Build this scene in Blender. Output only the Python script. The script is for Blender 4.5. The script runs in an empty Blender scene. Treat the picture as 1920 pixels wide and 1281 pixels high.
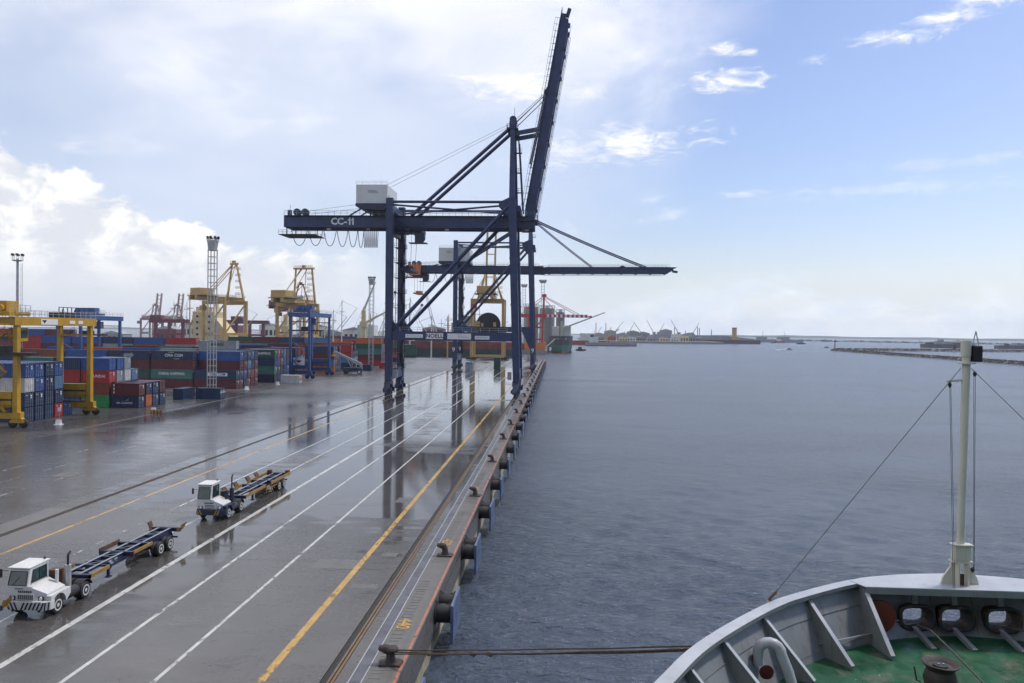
import bpy, bmesh, math, random
from mathutils import Vector, Matrix
R_ = math.radians
random.seed(11)
SC = bpy.context.scene
COL = SC.collection

# ------------------------------------------------------------------ camera
CAM_Z = 17.2
cd = bpy.data.cameras.new('camera')
cam = bpy.data.objects.new('camera', cd)
COL.objects.link(cam)
cd.sensor_width = 36.0
cd.lens = 36.0 * 1450.0 / 1920.0
cd.clip_start = 0.1
cd.clip_end = 60000
cam.matrix_world = (Matrix.Translation((0, 0, CAM_Z)) @ Matrix.Rotation(R_(3.3648), 4, 'Z')
                    @ Matrix.Rotation(R_(90 - 0.7514), 4, 'X') @ Matrix.Rotation(R_(0.75), 4, 'Z'))
SC.camera = cam
SC.view_settings.view_transform = 'Standard'
SC.view_settings.look = 'None'
SC.view_settings.exposure = 0.26
SC.view_settings.gamma = 1.0
SC.cycles.use_denoising = True
SC.cycles.use_adaptive_sampling = True
SC.cycles.adaptive_threshold = 0.02
SC.cycles.adaptive_min_samples = 8
SC.cycles.max_bounces = 4
SC.cycles.volume_bounces = 1
SC.cycles.transparent_max_bounces = 8
SC.cycles.caustics_reflective = False
SC.cycles.caustics_refractive = False

# ------------------------------------------------------------------ sun
SUN_EL, SUN_AZ = 58.0, 62.0          # azimuth measured from +Y towards +X
sd = bpy.data.lights.new('sun', 'SUN')
sd.energy = 2.3
sd.angle = R_(7)
sd.color = (1.0, 0.95, 0.88)
sun = bpy.data.objects.new('sun', sd)
COL.objects.link(sun)
dirv = Vector((math.sin(R_(SUN_AZ)) * math.cos(R_(SUN_EL)), math.cos(R_(SUN_AZ)) * math.cos(R_(SUN_EL)), math.sin(R_(SUN_EL))))
sun.rotation_euler = dirv.to_track_quat('Z', 'Y').to_euler()
sun.location = (60, 40, 120)

# ------------------------------------------------------------------ sky
W = bpy.data.worlds.new('World')
SC.world = W
W.use_nodes = True
W.cycles.sampling_method = 'MANUAL'
W.cycles.sample_map_resolution = 128
nt = W.node_tree
nt.nodes.clear()


class NG:
    """tiny node-graph helper: every call returns an output socket"""
    def __init__(s, tree): s.t = tree
    def n(s, typ, **kw):
        nd = s.t.nodes.new(typ)
        for k, v in kw.items(): setattr(nd, k, v)
        return nd
    def put(s, sock, val):
        if hasattr(val, 'is_output') or hasattr(val, 'links'): s.t.links.new(val, sock)
        else: sock.default_value = val
    def m(s, op, a, b=0.0, c=0.0, clamp=False):
        nd = s.n('ShaderNodeMath', operation=op, use_clamp=clamp)
        s.put(nd.inputs[0], a); s.put(nd.inputs[1], b); s.put(nd.inputs[2], c)
        return nd.outputs[0]
    def ss(s, x, a, b):
        nd = s.n('ShaderNodeMapRange', interpolation_type='SMOOTHSTEP')
        s.put(nd.inputs[0], x); s.put(nd.inputs[1], a); s.put(nd.inputs[2], b); s.put(nd.inputs[3], 0.0); s.put(nd.inputs[4], 1.0)
        return nd.outputs[0]
    def lin(s, x, a, b, lo, hi):
        nd = s.n('ShaderNodeMapRange')
        s.put(nd.inputs[0], x); s.put(nd.inputs[1], a); s.put(nd.inputs[2], b); s.put(nd.inputs[3], lo); s.put(nd.inputs[4], hi)
        return nd.outputs[0]
    def noise(s, vec, scale, detail=4.0, rough=0.55, dist=0.0):
        nd = s.n('ShaderNodeTexNoise')
        if vec is not None: s.put(nd.inputs['Vector'], vec)
        s.put(nd.inputs['Scale'], scale); s.put(nd.inputs['Detail'], detail); s.put(nd.inputs['Roughness'], rough); s.put(nd.inputs['Distortion'], dist)
        return nd.outputs['Fac']
    def mp(s, vec, loc=(0, 0, 0), rot=(0, 0, 0), scale=(1, 1, 1)):
        nd = s.n('ShaderNodeMapping')
        s.put(nd.inputs['Vector'], vec); nd.inputs['Location'].default_value = loc; nd.inputs['Rotation'].default_value = rot; nd.inputs['Scale'].default_value = scale
        return nd.outputs[0]
    def mix(s, f, a, b):
        nd = s.n('ShaderNodeMix', data_type='RGBA')
        s.put(nd.inputs[0], f)
        for i, v in ((6, a), (7, b)):
            if isinstance(v, tuple): nd.inputs[i].default_value = (v[0], v[1], v[2], 1.0)
            else: s.put(nd.inputs[i], v)
        return nd.outputs[2]


g = NG(nt)
tc = g.n('ShaderNodeTexCoord').outputs['Generated']
sep = g.n('ShaderNodeSeparateXYZ'); g.put(sep.inputs[0], tc)
dx, dy, dz = sep.outputs
sky = g.n('ShaderNodeTexSky', sky_type='NISHITA', sun_disc=False)
sky.sun_elevation = R_(SUN_EL)
sky.sun_rotation = R_(SUN_AZ)
sky.altitude = 0
sky.air_density = 1.15
sky.dust_density = 1.0
sky.ozone_density = 3.0
SKY_K = 0.12
skyc = g.n('ShaderNodeMix', data_type='RGBA', blend_type='MULTIPLY')
skyc.inputs[0].default_value = 1.0
g.put(skyc.inputs[6], sky.outputs[0]); skyc.inputs[7].default_value = (SKY_K * 1.0, SKY_K * 0.93, SKY_K * 1.02, 1)
skycol = skyc.outputs[2]
el = g.m('ARCSINE', g.m('MAXIMUM', g.m('MINIMUM', dz, 1.0), -1.0))          # elevation (rad)
az = g.m('ARCTAN2', dx, dy)                                                 # azimuth from +Y towards +X (rad)
n_big = g.noise(g.mp(tc, scale=(1, 1, 1.6)), 2.2, 3, 0.55, 0.4)
n_mid = g.noise(g.mp(tc, loc=(3, 1, 2), scale=(1, 1, 2.2)), 5.0, 5, 0.6, 0.5)
n_rag = g.noise(g.mp(tc, loc=(2, 8, 4), rot=(0, 0.25, 0), scale=(1, 1, 3.0)), 34.0, 4, 0.65, 0.8)
n_fine = g.noise(g.mp(tc, loc=(7, 5, 1), scale=(1, 1, 1.5)), 16.0, 5, 0.62, 0.3)
# thin bright overcast over the land side, breaking up towards the sea
edge = g.m('ADD', az, g.m('MULTIPLY', el, -0.42))
veil = g.ss(g.m('ADD', g.m('MULTIPLY', edge, -1.0), g.m('MULTIPLY', g.m('SUBTRACT', n_mid, 0.5), 0.22)), -0.14, 0.16)
veil = g.m('MULTIPLY', veil, g.lin(n_big, 0.3, 0.7, 0.40, 0.98))
glow = g.ss(g.m('ADD', g.m('MULTIPLY', g.m('SUBTRACT', n_mid, 0.5), 0.5), g.m('SUBTRACT', el, 0.22)), 0.0, 0.22)
# torn wisps in the blue
wisp = g.m('MULTIPLY', g.ss(n_mid, 0.60, 0.72), g.ss(n_fine, 0.38, 0.62))
wisp = g.m('MULTIPLY', wisp, 0.5)
# individual small clouds: (azimuth, elevation, half width, half height, strength)
CL = [(0.202, 0.302, 0.042, 0.011, 1.0), (0.205, 0.340, 0.020, 0.006, 0.9), (0.235, 0.335, 0.010, 0.004, 0.8), (0.085, 0.240, 0.075, 0.015, 0.95), (0.02, 0.232, 0.06, 0.02, 0.6), (-0.055, 0.306, 0.05, 0.016, 0.95),
      (0.03, 0.30, 0.03, 0.008, 0.6), (0.49, 0.362, 0.035, 0.012, 1.0), (0.45, 0.345, 0.035, 0.008, 1.0), (0.40, 0.333, 0.045, 0.006, 0.9), (0.31, 0.320, 0.018, 0.005, 0.6), (0.38, 0.17, 0.12, 0.008, 0.25), (0.46, 0.195, 0.08, 0.006, 0.22), (0.23, 0.172, 0.022, 0.005, 0.4)]
blob = 0.0
warp = g.m('ADD', g.m('MULTIPLY', g.m('SUBTRACT', n_fine, 0.5), 3.0), g.m('MULTIPLY', g.m('SUBTRACT', n_rag, 0.5), 4.2))
for (a0, e0, wa, he, k) in CL:
    q1 = g.m('POWER', g.m('DIVIDE', g.m('SUBTRACT', az, a0), wa), 2.0)
    q2 = g.m('POWER', g.m('DIVIDE', g.m('SUBTRACT', el, e0), he), 2.0)
    q = g.m('ADD', g.m('SQRT', g.m('ADD', q1, q2)), warp)
    b = g.m('MULTIPLY', g.ss(q, 1.5, -0.6), k)
    blob = b if blob == 0.0 else g.m('MAXIMUM', blob, b)
# cumulus banks low over the land, soft bank low over the sea
bank_top = g.m('ADD', g.lin(az, -0.64, -0.40, 0.198, 0.10), g.m('MULTIPLY', g.m('SUBTRACT', n_fine, 0.5), 0.14))
bank_l = g.m('MULTIPLY', g.ss(g.m('SUBTRACT', bank_top, el), 0.0, 0.018), g.ss(az, -0.20, -0.34))
low_r = g.m('MULTIPLY', g.ss(g.m('ADD', g.m('MULTIPLY', g.m('SUBTRACT', n_mid, 0.5), 0.30), g.m('SUBTRACT', 0.072, el)), 0.0, 0.06), 0.72)
haze_h = g.ss(el, 0.13, -0.02)
m1 = g.m('MAXIMUM', g.m('MAXIMUM', veil, wisp), g.m('MAXIMUM', blob, low_r))
shade_bank = g.ss(n_fine, 0.42, 0.62)
c_veil = g.mix(glow, (0.66, 0.72, 0.85), (0.97, 0.965, 1.0))
c_low = g.mix(g.ss(n_fine, 0.35, 0.65), (0.68, 0.76, 0.88), (0.86, 0.89, 0.93))
col = g.mix(g.m('MULTIPLY', haze_h, 0.75), skycol, (0.68, 0.79, 0.92))
col = g.mix(low_r, col, c_low)
col = g.mix(veil, col, c_veil)
col = g.mix(wisp, col, (0.92, 0.92, 0.95))
col = g.mix(blob, col, (0.95, 0.94, 0.95))
col = g.mix(bank_l, col, g.mix(g.m('MULTIPLY', shade_bank, g.ss(el, 0.02, 0.12)), (0.66, 0.69, 0.75), (0.96, 0.95, 0.93)))
bg = g.n('ShaderNodeBackground'); g.put(bg.inputs[0], col); bg.inputs[1].default_value = 1.0
wo = g.n('ShaderNodeOutputWorld'); nt.links.new(bg.outputs[0], wo.inputs[0])

# ------------------------------------------------------------------ helpers
Z = Vector((0, 0, 1))


def tag(o, label=None, cat=None, group=None, kind=None):
    if label: o['label'] = label
    if cat: o['category'] = cat
    if group: o['group'] = group
    if kind: o['kind'] = kind
    return o


def empty(name, loc=(0, 0, 0), rz=0.0, label=None, cat=None, group=None, kind=None):
    o = bpy.data.objects.new(name, None)
    COL.objects.link(o)
    o.empty_display_size = 0.5
    o.location = loc
    o.rotation_euler = (0, 0, rz)
    return tag(o, label, cat, group, kind)


def link(name, me, parent=None, loc=None, rz=None):
    o = bpy.data.objects.new(name, me)
    COL.objects.link(o)
    if parent: o.parent = parent
    if loc: o.location = loc
    if rz: o.rotation_euler = (0, 0, rz)
    return o


def copy_tree(o, parent=None):
    c = o.copy()
    COL.objects.link(c)
    if parent: c.parent = parent
    for ch in list(o.children): copy_tree(ch, c)
    return c


class MB:
    def __init__(s): s.v = []; s.f = []
    def add(s, vs, fs):
        k = len(s.v)
        s.v.extend([tuple(p) for p in vs])
        s.f.extend([tuple(i + k for i in f) for f in fs])
        return s
    def box(s, x0, x1, y0, y1, z0, z1):
        return s.add([(x0, y0, z0), (x1, y0, z0), (x1, y1, z0), (x0, y1, z0), (x0, y0, z1), (x1, y0, z1), (x1, y1, z1), (x0, y1, z1)],
                     [(3, 2, 1, 0), (4, 5, 6, 7), (0, 1, 5, 4), (1, 2, 6, 5), (2, 3, 7, 6), (3, 0, 4, 7)])
    def bar(s, p, q, w, h=None, w2=None, h2=None, up=None):
        """rectangular beam p->q, w across, h along 'up'"""
        h = w if h is None else h
        w2 = w if w2 is None else w2; h2 = h if h2 is None else h2
        p, q = Vector(p), Vector(q)
        d = (q - p).normalized()
        u = Vector(up) if up else (Z if abs(d.z) < 0.95 else Vector((0, 1, 0)))
        sx = d.cross(u).normalized(); su = sx.cross(d).normalized()
        vs = []
        for c, a, b in ((p, w, h), (q, w2, h2)):
            for i, j in ((-1, -1), (1, -1), (1, 1), (-1, 1)): vs.append(c + sx * (i * a / 2) + su * (j * b / 2))
        return s.add(vs, [(0, 1, 2, 3), (7, 6, 5, 4), (0, 4, 5, 1), (1, 5, 6, 2), (2, 6, 7, 3), (3, 7, 4, 0)])
    def tube(s, p, q, r, n=8, r2=None, cap=True):
        r2 = r if r2 is None else r2
        p, q = Vector(p), Vector(q)
        d = (q - p).normalized()
        u = Z if abs(d.z) < 0.95 else Vector((0, 1, 0))
        a = d.cross(u).normalized(); b = d.cross(a).normalized()
        vs = []
        for c, rr in ((p, r), (q, r2)):
            for i in range(n):
                t = 2 * math.pi * i / n
                vs.append(c + a * (rr * math.cos(t)) + b * (rr * math.sin(t)))
        fs = [(i, (i + 1) % n, n + (i + 1) % n, n + i) for i in range(n)]
        if cap: fs += [tuple(range(n - 1, -1, -1)), tuple(range(n, 2 * n))]
        return s.add(vs, fs)
    def path(s, pts, r, n=6):
        pts = [Vector(p) for p in pts]
        k = len(s.v); a = None
        for i, p in enumerate(pts):
            d = (pts[min(i + 1, len(pts) - 1)] - pts[max(i - 1, 0)]).normalized()
            if a is None:
                u = Z if abs(d.z) < 0.95 else Vector((0, 1, 0))
                a = d.cross(u).normalized()
            else:
                a = (a - d * a.dot(d)).normalized()
            b = d.cross(a)
            rr = r[i] if isinstance(r, (list, tuple)) else r
            for j in range(n):
                t = 2 * math.pi * j / n
                s.v.append(tuple(p + a * (rr * math.cos(t)) + b * (rr * math.sin(t))))
        for i in range(len(pts) - 1):
            for j in range(n):
                s.f.append((k + i * n + j, k + i * n + (j + 1) % n, k + (i + 1) * n + (j + 1) % n, k + (i + 1) * n + j))
        s.f.append(tuple(k + j for j in range(n - 1, -1, -1)))
        s.f.append(tuple(k + (len(pts) - 1) * n + j for j in range(n)))
        return s
    def lathe(s, prof, c=(0, 0, 0), axis='z', n=16, cap0=True):
        c = Vector(c); k = len(s.v)
        for (r, h) in prof:
            for j in range(n):
                t = 2 * math.pi * j / n
                x, y = r * math.cos(t), r * math.sin(t)
                p = {'z': (x, y, h), 'x': (h, x, y), 'y': (y, h, x)}[axis]
                s.v.append(tuple(c + Vector(p)))
        for i in range(len(prof) - 1):
            for j in range(n):
                s.f.append((k + i * n + j, k + i * n + (j + 1) % n, k + (i + 1) * n + (j + 1) % n, k + (i + 1) * n + j))
        if cap0: s.f.append(tuple(k + j for j in range(n - 1, -1, -1)))
        m = k + (len(prof) - 1) * n
        s.f.append(tuple(m + j for j in range(n)))
        return s
    def prism(s, poly, axis, a, b):
        """extrude a 2d polygon along an axis: 'x' poly=(y,z), 'y' poly=(x,z), 'z' poly=(x,y)"""
        n = len(poly)
        def P(u, v, w): return {'x': (w, u, v), 'y': (u, w, v), 'z': (u, v, w)}[axis]
        vs = [P(u, v, a) for u, v in poly] + [P(u, v, b) for u, v in poly]
        return s.add(vs, [tuple(range(n - 1, -1, -1)), tuple(range(n, 2 * n))] + [(i, (i + 1) % n, n + (i + 1) % n, n + i) for i in range(n)])
    def quad(s, *p): return s.add(p, [tuple(range(len(p)))])
    def rail(s, p, q, h=1.1, step=2.0, r=0.035, up=Z, mids=1):
        """handrail between two points"""
        p, q = Vector(p), Vector(q); u = Vector(up).normalized()
        L = (q - p).length; k = max(1, int(round(L / step)))
        for i in range(k + 1):
            c = p.lerp(q, i / k); s.bar(c, c + u * h, 2 * r, 2 * r)
        for j in range(mids + 1):
            o = u * (h * (1 - 0.5 * j)); s.bar(p + o, q + o, 2 * r, 2 * r, up=(u if abs(u.z) < .9 else None))
        return s
    def mesh(s, name, mat=None, smooth=False):
        me = bpy.data.meshes.new(name)
        me.from_pydata(s.v, [], s.f)
        bm = bmesh.new(); bm.from_mesh(me)
        bmesh.ops.recalc_face_normals(bm, faces=bm.faces)
        bm.to_mesh(me); bm.free()
        if mat: me.materials.append(mat)
        if smooth:
            me.shade_smooth()
            me.set_sharp_from_angle(angle=R_(38))
        return me
    def build(s, name, mat, parent=None, smooth=False, bevel=0.0, label=None, cat=None, group=None, kind=None, loc=None, rz=None):
        o = link(name, s.mesh(name, mat, smooth), parent, loc, rz)
        if bevel:
            md = o.modifiers.new('bevel', 'BEVEL'); md.width = bevel; md.segments = 2; md.limit_method = 'ANGLE'; md.angle_limit = R_(40)
        return tag(o, label, cat, group, kind)


def text(name, s, size, mat, parent, loc, rot, depth=0.01, xs=1.0, align='CENTER', bold=0.018):
    cu = bpy.data.curves.new(name, 'FONT')
    cu.body = s; cu.size = size; cu.extrude = depth; cu.align_x = align; cu.align_y = 'CENTER'; cu.resolution_u = 2; cu.offset = bold * size
    tmp = bpy.data.objects.new(name + '_tmp', cu)
    COL.objects.link(tmp)
    dg = bpy.context.evaluated_depsgraph_get()
    me = bpy.data.meshes.new_from_object(tmp.evaluated_get(dg))
    bpy.data.objects.remove(tmp); bpy.data.curves.remove(cu)
    me.materials.clear(); me.materials.append(mat)
    o = link(name, me, parent, loc)
    o.rotation_euler = rot
    o.scale = (xs, 1, 1)
    return o


FRONT = (R_(90), 0, 0)          # lettering that faces -Y
SIDE_R = (R_(90), 0, R_(90))    # lettering that faces +X


# ------------------------------------------------------------------ materials
def pmat(name, color, rough=0.5, metal=0.0, var=0.12, dirt=0.0, dirtcol=(0.05, 0.035, 0.025), scale=1.0, streak=False, bump=0.0, spec=0.5, coat=0.0):
    m = bpy.data.materials.new(name)
    m.use_nodes = True
    t = m.node_tree
    b = t.nodes['Principled BSDF']
    q = NG(t)
    oc = q.n('ShaderNodeTexCoord').outputs['Object']
    n1 = q.noise(oc, 0.9 * scale, 5, 0.6)
    c = q.mix(q.ss(n1, 0.3, 0.7), tuple(x * (1 - var) for x in color), tuple(min(1, x * (1 + var)) for x in color))
    if dirt > 0:
        v = q.mp(oc, scale=(3.0, 3.0, 0.25)) if streak else oc
        n2 = q.noise(v, 1.6 * scale, 6, 0.65)
        c = q.mix(q.m('MULTIPLY', q.ss(n2, 0.52, 0.72), dirt), c, dirtcol)
    q.put(b.inputs['Base Color'], c)
    n3 = q.noise(oc, 2.3 * scale, 3, 0.5)
    q.put(b.inputs['Roughness'], q.lin(n3, 0.3, 0.7, max(0.02, rough - 0.08), min(1, rough + 0.08)))
    b.inputs['Metallic'].default_value = metal
    b.inputs['Specular IOR Level'].default_value = spec
    if bump > 0:
        bn = q.n('ShaderNodeBump'); bn.inputs['Strength'].default_value = bump; bn.inputs['Distance'].default_value = 0.02
        q.put(bn.inputs['Height'], q.noise(oc, 9 * scale, 5, 0.6))
        t.links.new(bn.outputs[0], b.inputs['Normal'])
    return m


M = {}
M['navy'] = pmat('navy_crane_paint', (0.015, 0.030, 0.098), 0.42, var=0.28, dirt=0.4, dirtcol=(0.055, 0.035, 0.035), scale=0.4, streak=True)
M['navy_dark'] = pmat('dark_navy_steel', (0.014, 0.022, 0.06), 0.5, dirt=0.3, scale=0.5)  # darker navy for bogies, trolley, walkways and platforms
M['house'] = pmat('machinery_house_white', (0.62, 0.63, 0.60), 0.5, var=0.05, dirt=0.12, dirtcol=(0.3, 0.28, 0.24), scale=0.3, streak=True)
M['white'] = pmat('white_paint', (0.75, 0.75, 0.73), 0.4, var=0.05, dirt=0.15, dirtcol=(0.4, 0.36, 0.3))
M['sign'] = pmat('sign_white', (0.72, 0.72, 0.70), 0.4, var=0.03)
M['black'] = pmat('black_print', (0.012, 0.012, 0.014), 0.5)
M['rubber'] = pmat('rubber', (0.017, 0.016, 0.016), 0.6, bump=0.15, scale=3)
M['steel'] = pmat('galvanised_steel', (0.42, 0.43, 0.43), 0.45, 0.5, dirt=0.2)
M['railg'] = pmat('handrail_grey', (0.35, 0.36, 0.38), 0.5)
M['cable'] = pmat('cable_black', (0.02, 0.02, 0.022), 0.5)
M['rope'] = pmat('steel_rope', (0.06, 0.055, 0.05), 0.6)
M['rtgy'] = pmat('gantry_yellow', (0.46, 0.26, 0.016), 0.45, dirt=0.35, dirtcol=(0.10, 0.05, 0.02), scale=0.8, streak=True)
M['rtgb'] = pmat('gantry_blue', (0.030, 0.080, 0.22), 0.45, dirt=0.2, scale=0.6, streak=True)
M['cry'] = pmat('harbour_crane_ochre', (0.44, 0.29, 0.10), 0.5, dirt=0.3, dirtcol=(0.16, 0.08, 0.03), scale=0.3, streak=True)
M['crm'] = pmat('harbour_crane_maroon', (0.15, 0.032, 0.048), 0.5, dirt=0.2, scale=0.3)
M['crr'] = pmat('harbour_crane_red', (0.42, 0.035, 0.03), 0.5, dirt=0.2, scale=0.3)
M['cream'] = pmat('ship_cream', (0.62, 0.50, 0.28), 0.5, dirt=0.25, dirtcol=(0.3, 0.18, 0.08), scale=0.3, streak=True)
M['redbox'] = pmat('safety_red', (0.5, 0.05, 0.03), 0.5)
M['orange'] = pmat('orange_paint', (0.62, 0.16, 0.03), 0.5, dirt=0.2)
M['rust'] = pmat('rusty_steel', (0.10, 0.048, 0.028), 0.8, var=0.35, dirt=0.4, bump=0.2, scale=2)
M['dkmetal'] = pmat('dark_machinery', (0.03, 0.03, 0.032), 0.5, 0.3, dirt=0.3)
M['glass'] = pmat('dark_cab_glass', (0.02, 0.05, 0.05), 0.06, spec=0.8, var=0.3)
M['bluebox'] = pmat('pale_blue_paint', (0.10, 0.22, 0.42), 0.5, dirt=0.2)
M['grey'] = pmat('mid_grey_paint', (0.30, 0.31, 0.32), 0.5, dirt=0.2)

# ------------------------------------------------------------------ water
WZ = -3.2


def water_mat():
    m = bpy.data.materials.new('harbour_water'); m.use_nodes = True
    t = m.node_tree; b = t.nodes['Principled BSDF']; q = NG(t)
    oc = q.n('ShaderNodeTexCoord').outputs['Object']
    b.inputs['Base Color'].default_value = (0.052, 0.070, 0.100, 1)
    b.inputs['IOR'].default_value = 1.33
    cp = q.n('ShaderNodeAttribute', attribute_name='chop').outputs['Fac']
    q.put(b.inputs['Roughness'], q.lin(cp, 0.45, 1, 0.07, 0.24))
    w1 = q.noise(q.mp(oc, rot=(0, 0, R_(12)), scale=(0.32, 0.8, 1)), 0.9, 4, 0.55, 0.6)
    w2 = q.noise(q.mp(oc, rot=(0, 0, R_(-20)), scale=(0.5, 1.0, 1)), 2.6, 4, 0.6, 0.4)
    w3 = q.noise(q.mp(oc, scale=(0.02, 0.05, 1)), 1.0, 4, 0.5)
    w0 = q.noise(q.mp(oc, rot=(0, 0, R_(24)), scale=(0.11, 0.26, 1)), 1.0, 3, 0.5, 0.5)
    h = q.m('ADD', q.m('MULTIPLY', w1, 0.40), q.m('MULTIPLY', w2, 0.30))
    h = q.m('MULTIPLY', h, q.lin(w3, 0.3, 0.7, 0.45, 1.25))
    h = q.m('ADD', h, q.m('MULTIPLY', w0, 0.0))
    bn = q.n('ShaderNodeBump'); bn.inputs['Strength'].default_value = 1.0; bn.inputs['Distance'].default_value = 1.7
    q.put(bn.inputs['Height'], h)
    t.links.new(bn.outputs[0], b.inputs['Normal'])
    return m


import numpy as np


def water_mesh():
    """one sheet out to the horizon, cells growing with distance, carrying a wind-sea of many small wave trains"""
    rs = np.concatenate([[0.5, 6.0], np.geomspace(12.0, 6500.0, 820)])
    th = np.concatenate([np.linspace(-12, 46, 520), np.linspace(46, 348, 60)[1:-1]])        # degrees from +Y towards +X
    th = np.radians(th); nr, nt_ = len(rs), len(th)
    Rg, Tg = np.meshgrid(rs, th, indexing='ij')
    X, Y = Rg * np.sin(Tg), Rg * np.cos(Tg)
    cell = np.gradient(rs)[:, None] * np.ones_like(X)
    rng = np.random.default_rng(5)
    H = np.zeros_like(X); lost = np.zeros_like(X); full_ = 0.0
    gust = 0.75 + 0.35 * np.sin(X * .021 + 1.3 * np.sin(Y * .013)) * np.sin(Y * .034 + 1.7 * np.sin(X * .017))
    for i in range(80):
        lam = 10 ** rng.uniform(math.log10(0.6), math.log10(5.0))
        a = rng.normal(math.radians(78), math.radians(30))
        k = 2 * math.pi / lam
        fade = np.clip((lam / cell - 2.6) / 3.0, 0, 1)
        slope = 0.052 * (1.0 if lam < 2.0 else (2.0 / lam) ** 1.2)
        ph = k * (X * math.cos(a) + Y * math.sin(a)) + rng.uniform(0, 6.28) + .8 * np.sin(X * .05 * rng.uniform(.5, 1.5) + Y * .04 * rng.uniform(.5, 1.5))
        s = np.sin(ph)
        lost += (1 - fade ** 2) * slope ** 2 / 2; full_ += slope ** 2 / 2
        H += fade * gust * slope / k * (s + .25 * np.cos(2 * ph))
    Zc = WZ + H
    co = np.stack([X, Y, Zc], -1).reshape(-1, 3)
    i, j = np.meshgrid(np.arange(nr - 1), np.arange(nt_), indexing='ij')
    j2 = (j + 1) % nt_
    q = np.stack([i * nt_ + j, i * nt_ + j2, (i + 1) * nt_ + j2, (i + 1) * nt_ + j], -1).reshape(-1, 4)[:, ::-1]
    me = bpy.data.meshes.new('water')
    me.vertices.add(len(co)); me.vertices.foreach_set('co', co.astype(np.float32).ravel())
    me.loops.add(q.size); me.loops.foreach_set('vertex_index', q.astype(np.int32).ravel())
    me.polygons.add(len(q)); me.polygons.foreach_set('loop_start', (np.arange(len(q)) * 4).astype(np.int32))
    me.update(calc_edges=True); me.validate()
    at = me.attributes.new('chop', 'FLOAT', 'POINT')      # share of the sea's roughness too fine for this cell size
    at.data.foreach_set('value', (lost / full_).astype(np.float32).ravel())
    me.shade_smooth()
    return me


wme = water_mesh()
wme.materials.append(water_mat())
tag(link('water', wme), kind='structure')


# ------------------------------------------------------------------ wet paving
def paving(name, dry, wet, pud0, pud1, rough_dry, seed, flood=None, rough_wet=0.035):
    """rain-wet concrete: colour, dampness and standing water are separate noise layers"""
    m = bpy.data.materials.new(name); m.use_nodes = True
    t = m.node_tree; b = t.nodes['Principled BSDF']; q = NG(t)
    pos = q.n('ShaderNodeNewGeometry').outputs['Position']
    v = q.mp(pos, loc=(seed * 13.1, seed * 7.7, 0))
    big = q.noise(q.mp(v, scale=(0.035, 0.02, 1)), 1.0, 4, 0.55, 0.6)
    mid = q.noise(q.mp(v, scale=(0.22, 0.75, 1)), 1.0, 5, 0.62, 0.5)
    fine = q.noise(v, 3.2, 6, 0.68)
    wetn = q.m('ADD', q.m('MULTIPLY', big, 0.72), q.m('MULTIPLY', mid, 0.28))
    if flood:
        sp = q.n('ShaderNodeSeparateXYZ'); q.put(sp.inputs[0], pos)
        for (y0, y1, k, x0, x1) in flood:
            inside = q.m('MULTIPLY', q.ss(sp.outputs[1], y0 - 0.6, y0 + 0.6), q.ss(sp.outputs[1], y1 + 8, y1 - 8))
            inside = q.m('MULTIPLY', inside, q.m('MULTIPLY', q.ss(sp.outputs[0], x0 - 1.5, x0 + 1.5), q.ss(sp.outputs[0], x1 + 1.5, x1 - 1.5)))
            wetn = q.m('ADD', wetn, q.m('MULTIPLY', inside, k))
    pud = q.ss(wetn, pud0, pud1)
    damp = q.ss(wetn, pud0 - 0.22, pud0 + 0.02)
    c = q.mix(q.ss(fine, 0.3, 0.72), tuple(x * 0.82 for x in dry), tuple(x * 1.15 for x in dry))
    cw = q.mix(q.ss(mid, 0.3, 0.7), tuple(x * 0.75 for x in wet), tuple(x * 1.2 for x in wet))
    c = q.mix(damp, c, cw)
    stain = q.noise(q.mp(v, loc=(4, 9, 0), scale=(0.5, 0.16, 1)), 1.0, 6, 0.7, 1.0)
    c = q.mix(q.m('MULTIPLY', q.ss(stain, 0.58, 0.72), 0.55), c, tuple(x * 0.55 for x in wet))
    trk = q.noise(q.mp(v, loc=(1, 2, 0), scale=(1.1, 0.012, 1)), 1.0, 4, 0.6, 0.2)
    c = q.mix(q.m('MULTIPLY', q.ss(trk, 0.54, 0.70), 0.45), c, tuple(x * 0.45 for x in dry))
    spk = q.noise(q.mp(v, loc=(8, 2, 0)), 0.55, 7, 0.75, 0.6)
    c = q.mix(q.m('MULTIPLY', q.ss(spk, 0.62, 0.68), 0.5), c, (0.035, 0.028, 0.022))
    q.put(b.inputs['Base Color'], c)
    r = q.m('ADD', q.lin(damp, 0, 1, rough_dry, 0.24), q.m('MULTIPLY', q.m('SUBTRACT', fine, 0.5), 0.22))
    r = q.mix(pud, r, (rough_wet,) * 3)
    q.put(b.inputs['Roughness'], r)
    b.inputs['IOR'].default_value = 1.40
    bn = q.n('ShaderNodeBump'); bn.inputs['Distance'].default_value = 0.012
    q.put(bn.inputs['Strength'], q.lin(pud, 0, 1, 0.45, 0.0))
    q.put(bn.inputs['Height'], fine)
    rip = q.noise(q.mp(v, scale=(0.8, 2.2, 1)), 2.4, 3, 0.5)
    b2 = q.n('ShaderNodeBump'); b2.inputs['Distance'].default_value = 0.006; b2.inputs['Strength'].default_value = 0.6
    q.put(b2.inputs['Height'], rip)
    t.links.new(bn.outputs[0], b2.inputs['Normal'])
    t.links.new(b2.outputs[0], b.inputs['Normal'])
    return m


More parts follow.
